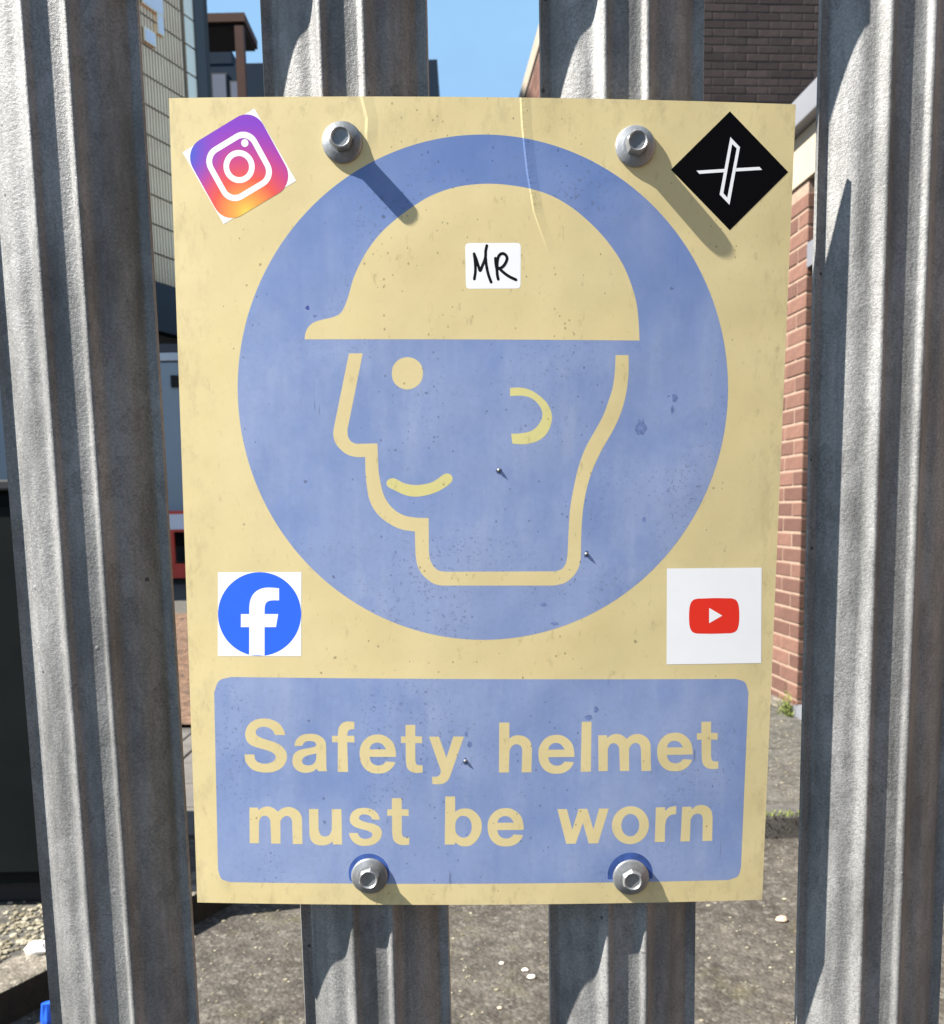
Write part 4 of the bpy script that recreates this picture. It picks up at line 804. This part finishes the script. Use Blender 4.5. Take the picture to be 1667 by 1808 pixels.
# unfaded halo left where bigger washers once sat, clipped at the lower edge of the text panel
for (bx_, bz_, hh, rot_) in BOLTS[2:]:
    zb = -187.3
    pts = [p for p in circ(bx_ - .3, bz_ + 1.3, 12.0 if bx_ > 0 else 10.7, 60) if p.y > zb]
    pts.sort(key=lambda p: math.atan2(p.y - bz_, p.x - bx_) % (2 * math.pi) if math.atan2(p.y - bz_, p.x - bx_) > -1.0 else math.atan2(p.y - bz_, p.x - bx_))
    a0 = [p for p in pts]; a0.sort(key=lambda p: -p.x) if False else None
    loop = sorted(pts, key=lambda p: (math.atan2(p.y - (bz_ + 1.3), p.x - (bx_ - .3)) + math.pi / 2) % (2 * math.pi))
    sheet('unfaded_ring', [loop], 1.6*U, M['fresh_blue'], sign)

def lathe(mb, prof_, n_=40):
    k = len(prof_); base = len(mb.v)
    for (r, h) in prof_:
        for i in range(n_):
            a = 2*math.pi*i/n_; mb.v.append((r*math.cos(a)/1000, -h/1000, r*math.sin(a)/1000))
    for j in range(k - 1):
        for i in range(n_): mb.f.append((base+j*n_+i, base+j*n_+(i+1)%n_, base+(j+1)*n_+(i+1)%n_, base+(j+1)*n_+i))
    mb.f.append(tuple(base+i for i in range(n_))); mb.f.append(tuple(base+(k-1)*n_+i for i in range(n_)))
for (bx_, bz_, hh, rot_) in BOLTS:
    fm = MB(); lathe(fm, [(9.5, -.2), (9.6, .7), (9.3, 1.15), (8.6, 1.5), (7.2, 1.95), (6.1, 2.45), (5.6, 2.6)])
    bo = fm.obj('bolt', M['bolt'], sign, (bx_/1000, bow(bx_)/1000, bz_/1000), smooth=True); sharp(bo.data, 40)
    hm = MB(); rings = []
    def hexr(r, h, k): # k=0 hex, 1 circle
        pts = []
        for i in range(48):
            a = 2*math.pi*i/48; seg = (a % (math.pi/3)) - math.pi/6
            rr = (1-k) * r * math.cos(math.pi/6) / math.cos(seg) + k * r * .90
            a2 = a + R(rot_); pts.append((rr*math.cos(a2)/1000, -h/1000, rr*math.sin(a2)/1000))
        return pts
    for (r, h, k) in ((5.45, 2.3, 0), (5.45, hh-.9, 0), (5.35, hh-.35, .35), (5.1, hh, 1), (4.75, hh+.02, 1), (4.35, hh-.35, 1), (4.0, hh-.75, 1), (1.5, hh-.95, 1)):
        rings.append(hexr(r, h, k))
    for r_ in rings: hm.v += r_
    for j in range(len(rings)-1):
        for i in range(48): hm.f.append((j*48+i, j*48+(i+1)%48, (j+1)*48+(i+1)%48, (j+1)*48+i))
    hm.f.append(tuple(range(48))); hm.f.append(tuple((len(rings)-1)*48+i for i in range(48)))
    ho = hm.obj('hex_head', M['bolt'], bo, smooth=True); sharp(ho.data, 28)
M['stain'] = simple('dark stain', (0.07, 0.105, 0.24), 0.5, 0.3, 400)
for (x, z) in ((7.82, 25.68), (52.17, -15.8), (-8.59, -122.38)):
    rg = random.Random(int(x * 10))
    loop = [Vector((x + 1.6*rg.uniform(.6, 1.1)*math.cos(a*.45), z - .4 + 2.0*rg.uniform(.6, 1.1)*math.sin(a*.45))) for a in range(14)]
    sheet('stain', [spline([(p.x, p.y, 0) for p in loop], step=.4)], 1.6*U, M['stain'], sign)
    mb = MB(); lathe(mb, [(1.0, 0), (.8, .5), (.15, .95)], 12)
    mb.obj('screw_tip', M['bolt'], sign, (x/1000, bow(x)/1000, z/1000))

M['scuff'] = simple('blue scuff', (0.150, 0.208, 0.41), 0.5, 0.35, 500)
M['darkspot'] = simple('deep blue spot', (0.05, 0.075, 0.30), 0.5, 0.2, 400)
for k, (x, z, rx, rz, mt) in enumerate([(-85.6,103.3,1.2,1.2,'darkspot'),(94.9,61.2,1.7,2.6,'scuff'),(93.9,55.6,1.0,2.4,'scuff'),(78.2,46.9,3.4,4.6,'scuff'),(36.7,-51.1,2.3,1.0,'scuff'),(30.8,-41.3,2.0,1.2,'scuff'),(-6.4,-113.6,1.6,1.9,'scuff'),(-8.0,-108.4,1.1,1.5,'scuff'),(54.8,-99.7,2.1,1.7,'scuff'),(58.6,-95.6,1.3,2.0,'scuff'),(81.2,1.5,1.2,1.3,'scuff'),(76,-113,.45,2.2,'scuff'),(86,-121,.4,1.5,'scuff')]):
    rg = random.Random(100 + k); ph = rg.uniform(0, 6)
    loop = [(x + rx*rg.uniform(.62, 1.12)*math.cos(a*.4 + ph), z + rz*rg.uniform(.62, 1.12)*math.sin(a*.4 + ph), 0) for a in range(16)]
    loop = loop[:15]
    sheet('scuff_mark', [spline(loop, step=.3)], 1.6*U, M[mt], sign)

# ---------------------------------------------------------------- stickers on the sign
def sticker(name, c, label):
    o = thing(name, (0, 0, 0), label, 'sticker', 'stickers on the safety sign')
    o.matrix_world = SIGN @ Matrix.Translation((c[0]/1000, 0, c[1]/1000)); return o
ST = DATA['ST']
def cen(l_): return (sum(p[0] for p in l_)/len(l_), sum(p[1] for p in l_)/len(l_))
B0 = 4*U
def rot_sq(c, ang_, h, rad, n_=10):
    pts = []
    for (qx, qy, a0) in ((1, 1, 0), (-1, 1, 90), (-1, -1, 180), (1, -1, 270)):
        for i in range(n_ + 1):
            a = R(a0 + 90 * i / n_); pts.append(((h - rad) * qx + rad * math.cos(a), (h - rad) * qy + rad * math.sin(a)))
    ca, sa = math.cos(ang_), math.sin(ang_)
    return [Vector((c[0] + x*ca - y*sa, c[1] + x*sa + y*ca)) for x, y in pts]
# 1 camera emblem
sq = ST['cam']; c = cen(sq); ang_ = math.atan2(sq[1][1]-sq[0][1], sq[1][0]-sq[0][0]); hs = math.hypot(sq[1][0]-sq[0][0], sq[1][1]-sq[0][1]) / 2
t = NT('camera emblem gradient'); o = t.obj()
loc = t.mapping(t.mapping(o, loc=(-c[0]/1000, 0, -c[1]/1000)), rot=(0, ang_, 0), scale=(1000/hs,)*3)
def dist(px, pz):
    v = t.n('VectorMath', operation='DISTANCE'); t.l(t.mapping(loc, (1, 0, 1)), v.inputs[0]); v.inputs[1].default_value = (px, 0, pz); return v.outputs['Value']
g1 = t.ramp(t.math('MULTIPLY', dist(-.38, -1.0), .5), (.0, (.93, .62, .075)), (.14, (.88, .38, .05)), (.40, (.78, .085, .05)), (.60, (.58, .045, .19)), (.80, (.36, .032, .38)), (1.0, (.22, .03, .50)))
g2 = t.ramp(t.math('MULTIPLY', dist(-1.1, 1.0), .5), (.0, (.035, .11, .55)), (.2, (.06, .075, .56)), (.55, (.21, .03, .50)))
t.set(Base_Color=t.mix(t.ramp(t.math('MULTIPLY', dist(-1.1, 1.0), .5), (.15, 1.0), (.56, 0.0)), g1, g2), Roughness=.45)
M['gradient'] = t.m
so1 = sticker('emblem_sticker', c, 'tilted square sticker with a white camera outline on an orange to purple gradient, upper left')
sheet('backing', [spline(sq)], B0, M['white'], so1, c)
sheet('emblem', [rot_sq(c, ang_, hs*.985, hs*.46)], B0+U, M['gradient'], so1, c)
sheet('outline', [rot_sq(c, ang_, hs*.675, hs*.37), rot_sq(c, ang_, hs*.54, hs*.25)], B0+2*U, M['white'], so1, c)
sheet('lens_ring', [circ(*c, hs*.375, 48), circ(*c, hs*.24, 48)], B0+2*U, M['white'], so1, c)
dv = Vector((.39*math.cos(ang_) - .39*math.sin(ang_), .39*math.sin(ang_) + .39*math.cos(ang_))) * hs
sheet('dot', [circ(c[0]+dv.x, c[1]+dv.y, hs*.087, 24)], B0+2*U, M['white'], so1, c)
# 2 X
sq = ST['x']; c = cen(sq)
so2 = sticker('emblem_sticker', c, 'black diamond sticker with a white letter X drawn in outline, upper right')
sheet('backing', [spline(sq)], B0, M['black'], so2, c)
sheet('letter_stroke', [spline(l_) for l_ in ST['x1']], B0+U, M['white'], so2, c)
sheet('letter_stroke', [spline(ST['x2'][0])], B0+U, M['white'], so2, c); sheet('letter_stroke', [spline(ST['x3'][0])], B0+U, M['white'], so2, c)
# 3 f
sq = ST['fsq']; c = cen(sq)
so3 = sticker('emblem_sticker', c, 'white square sticker with a white f on a round blue disc, lower left')
sheet('backing', [spline(sq)], B0, M['white'], so3, c)
sheet('disc', [spline(ST['fdisc'])], B0+U, M['azure'], so3, c); sheet('letter', [spline(ST['ff'], step=.4)], B0+2*U, M['white'], so3, c)
# 4 play
sq = ST['ysq']; c = cen(sq)
so4 = sticker('emblem_sticker', c, 'white square sticker with a red rounded play button, lower right')
sheet('backing', [spline(sq)], B0, M['white'], so4, c)
sheet('button', [spline(ST['yred'], step=.4)], B0+U, M['red'], so4, c); sheet('triangle', [spline(ST['ytri'])], B0+2*U, M['white'], so4, c)
# 5 MR
sq = ST['msq']; c = cen(sq)
so5 = sticker('name_sticker', c, 'small white rounded sticker with MR handwritten in black, on the helmet symbol')
sheet('backing', [spline(sq, step=.4)], B0, M['white'], so5, c)
def stroke(pts, wd, lift, parent):
    P_ = spline([(p[0], p[1], 0) for p in pts], closed=False, step=.35)
    lft, rgt = [], []
    for i, p in enumerate(P_):
        d_ = (P_[min(i+1, len(P_)-1)] - P_[max(i-1, 0)]).normalized(); n2 = Vector((-d_.y, d_.x)) * wd/2
        lft.append(p + n2); rgt.append(p - n2)
    me = bpy.data.meshes.new('pen_stroke'); bm = bmesh.new(); k = len(P_)
    def V(p, i): return bm.verts.new((p.x/1000, (bow(p.x) - lift - i*.0002)/1000, p.y/1000))
    a = [V(p, i) for i, p in enumerate(lft)]; b = [V(p, i) for i, p in enumerate(rgt)]
    for i in range(k-1): bm.faces.new((a[i], b[i], b[i+1], a[i+1]))
    for (e, i0, sgn) in ((P_[0], 0, 1), (P_[-1], k-1, -1)):
        base = math.atan2(lft[i0].y - e.y, lft[i0].x - e.x)
        ring = [V(e + Vector((math.cos(base + sgn*math.pi*j/8), math.sin(base + sgn*math.pi*j/8))) * wd/2, i0) for j in range(1, 8)]
        bm.faces.new([a[i0]] + ring + [b[i0]])
    bm.normal_update()
    for f in bm.faces:
        if f.normal.y > 0: f.normal_flip()
    bm.to_mesh(me); bm.free(); me.materials.append(M['ink'])
    link('pen_stroke', me, parent, (-c[0]/1000, 0, -c[1]/1000))
for i, st in enumerate(ST['ms']): stroke(st, 1.36, B0 + U + .006*i, so5)

# ---------------------------------------------------------------- blank plate higher up on the same pales (its shadow falls on the pale tops in view)
M['plate'] = simple('plain white plate', (0.62, 0.62, 0.60), 0.5, 0.06, 20)
up_ = thing('blank_plate', (0, 0, 0), 'plain white plate bolted to the fence above the safety sign, out of frame', 'plate')
up_.matrix_world = Matrix.Translation((0, 0.47966, 1.315)) @ Matrix.Rotation(YAW, 4, 'Z')
MB().box(-.175, .165, -0.0005, 0.0015, 0.0, 0.25).obj('panel', M['plate'], up_)
for x in (-.0563, .08):
    for z in (.03, .22): MB().add([(x+.006*math.cos(i*math.pi/3), -.0006, z+.006*math.sin(i*math.pi/3)) for i in range(6)] + [(x+.006*math.cos(i*math.pi/3), -.006, z+.006*math.sin(i*math.pi/3)) for i in range(6)], [(i,(i+1)%6,6+(i+1)%6,6+i) for i in range(6)]+[tuple(range(6)),tuple(range(6,12))]).obj('bolt', M['bolt'], up_)
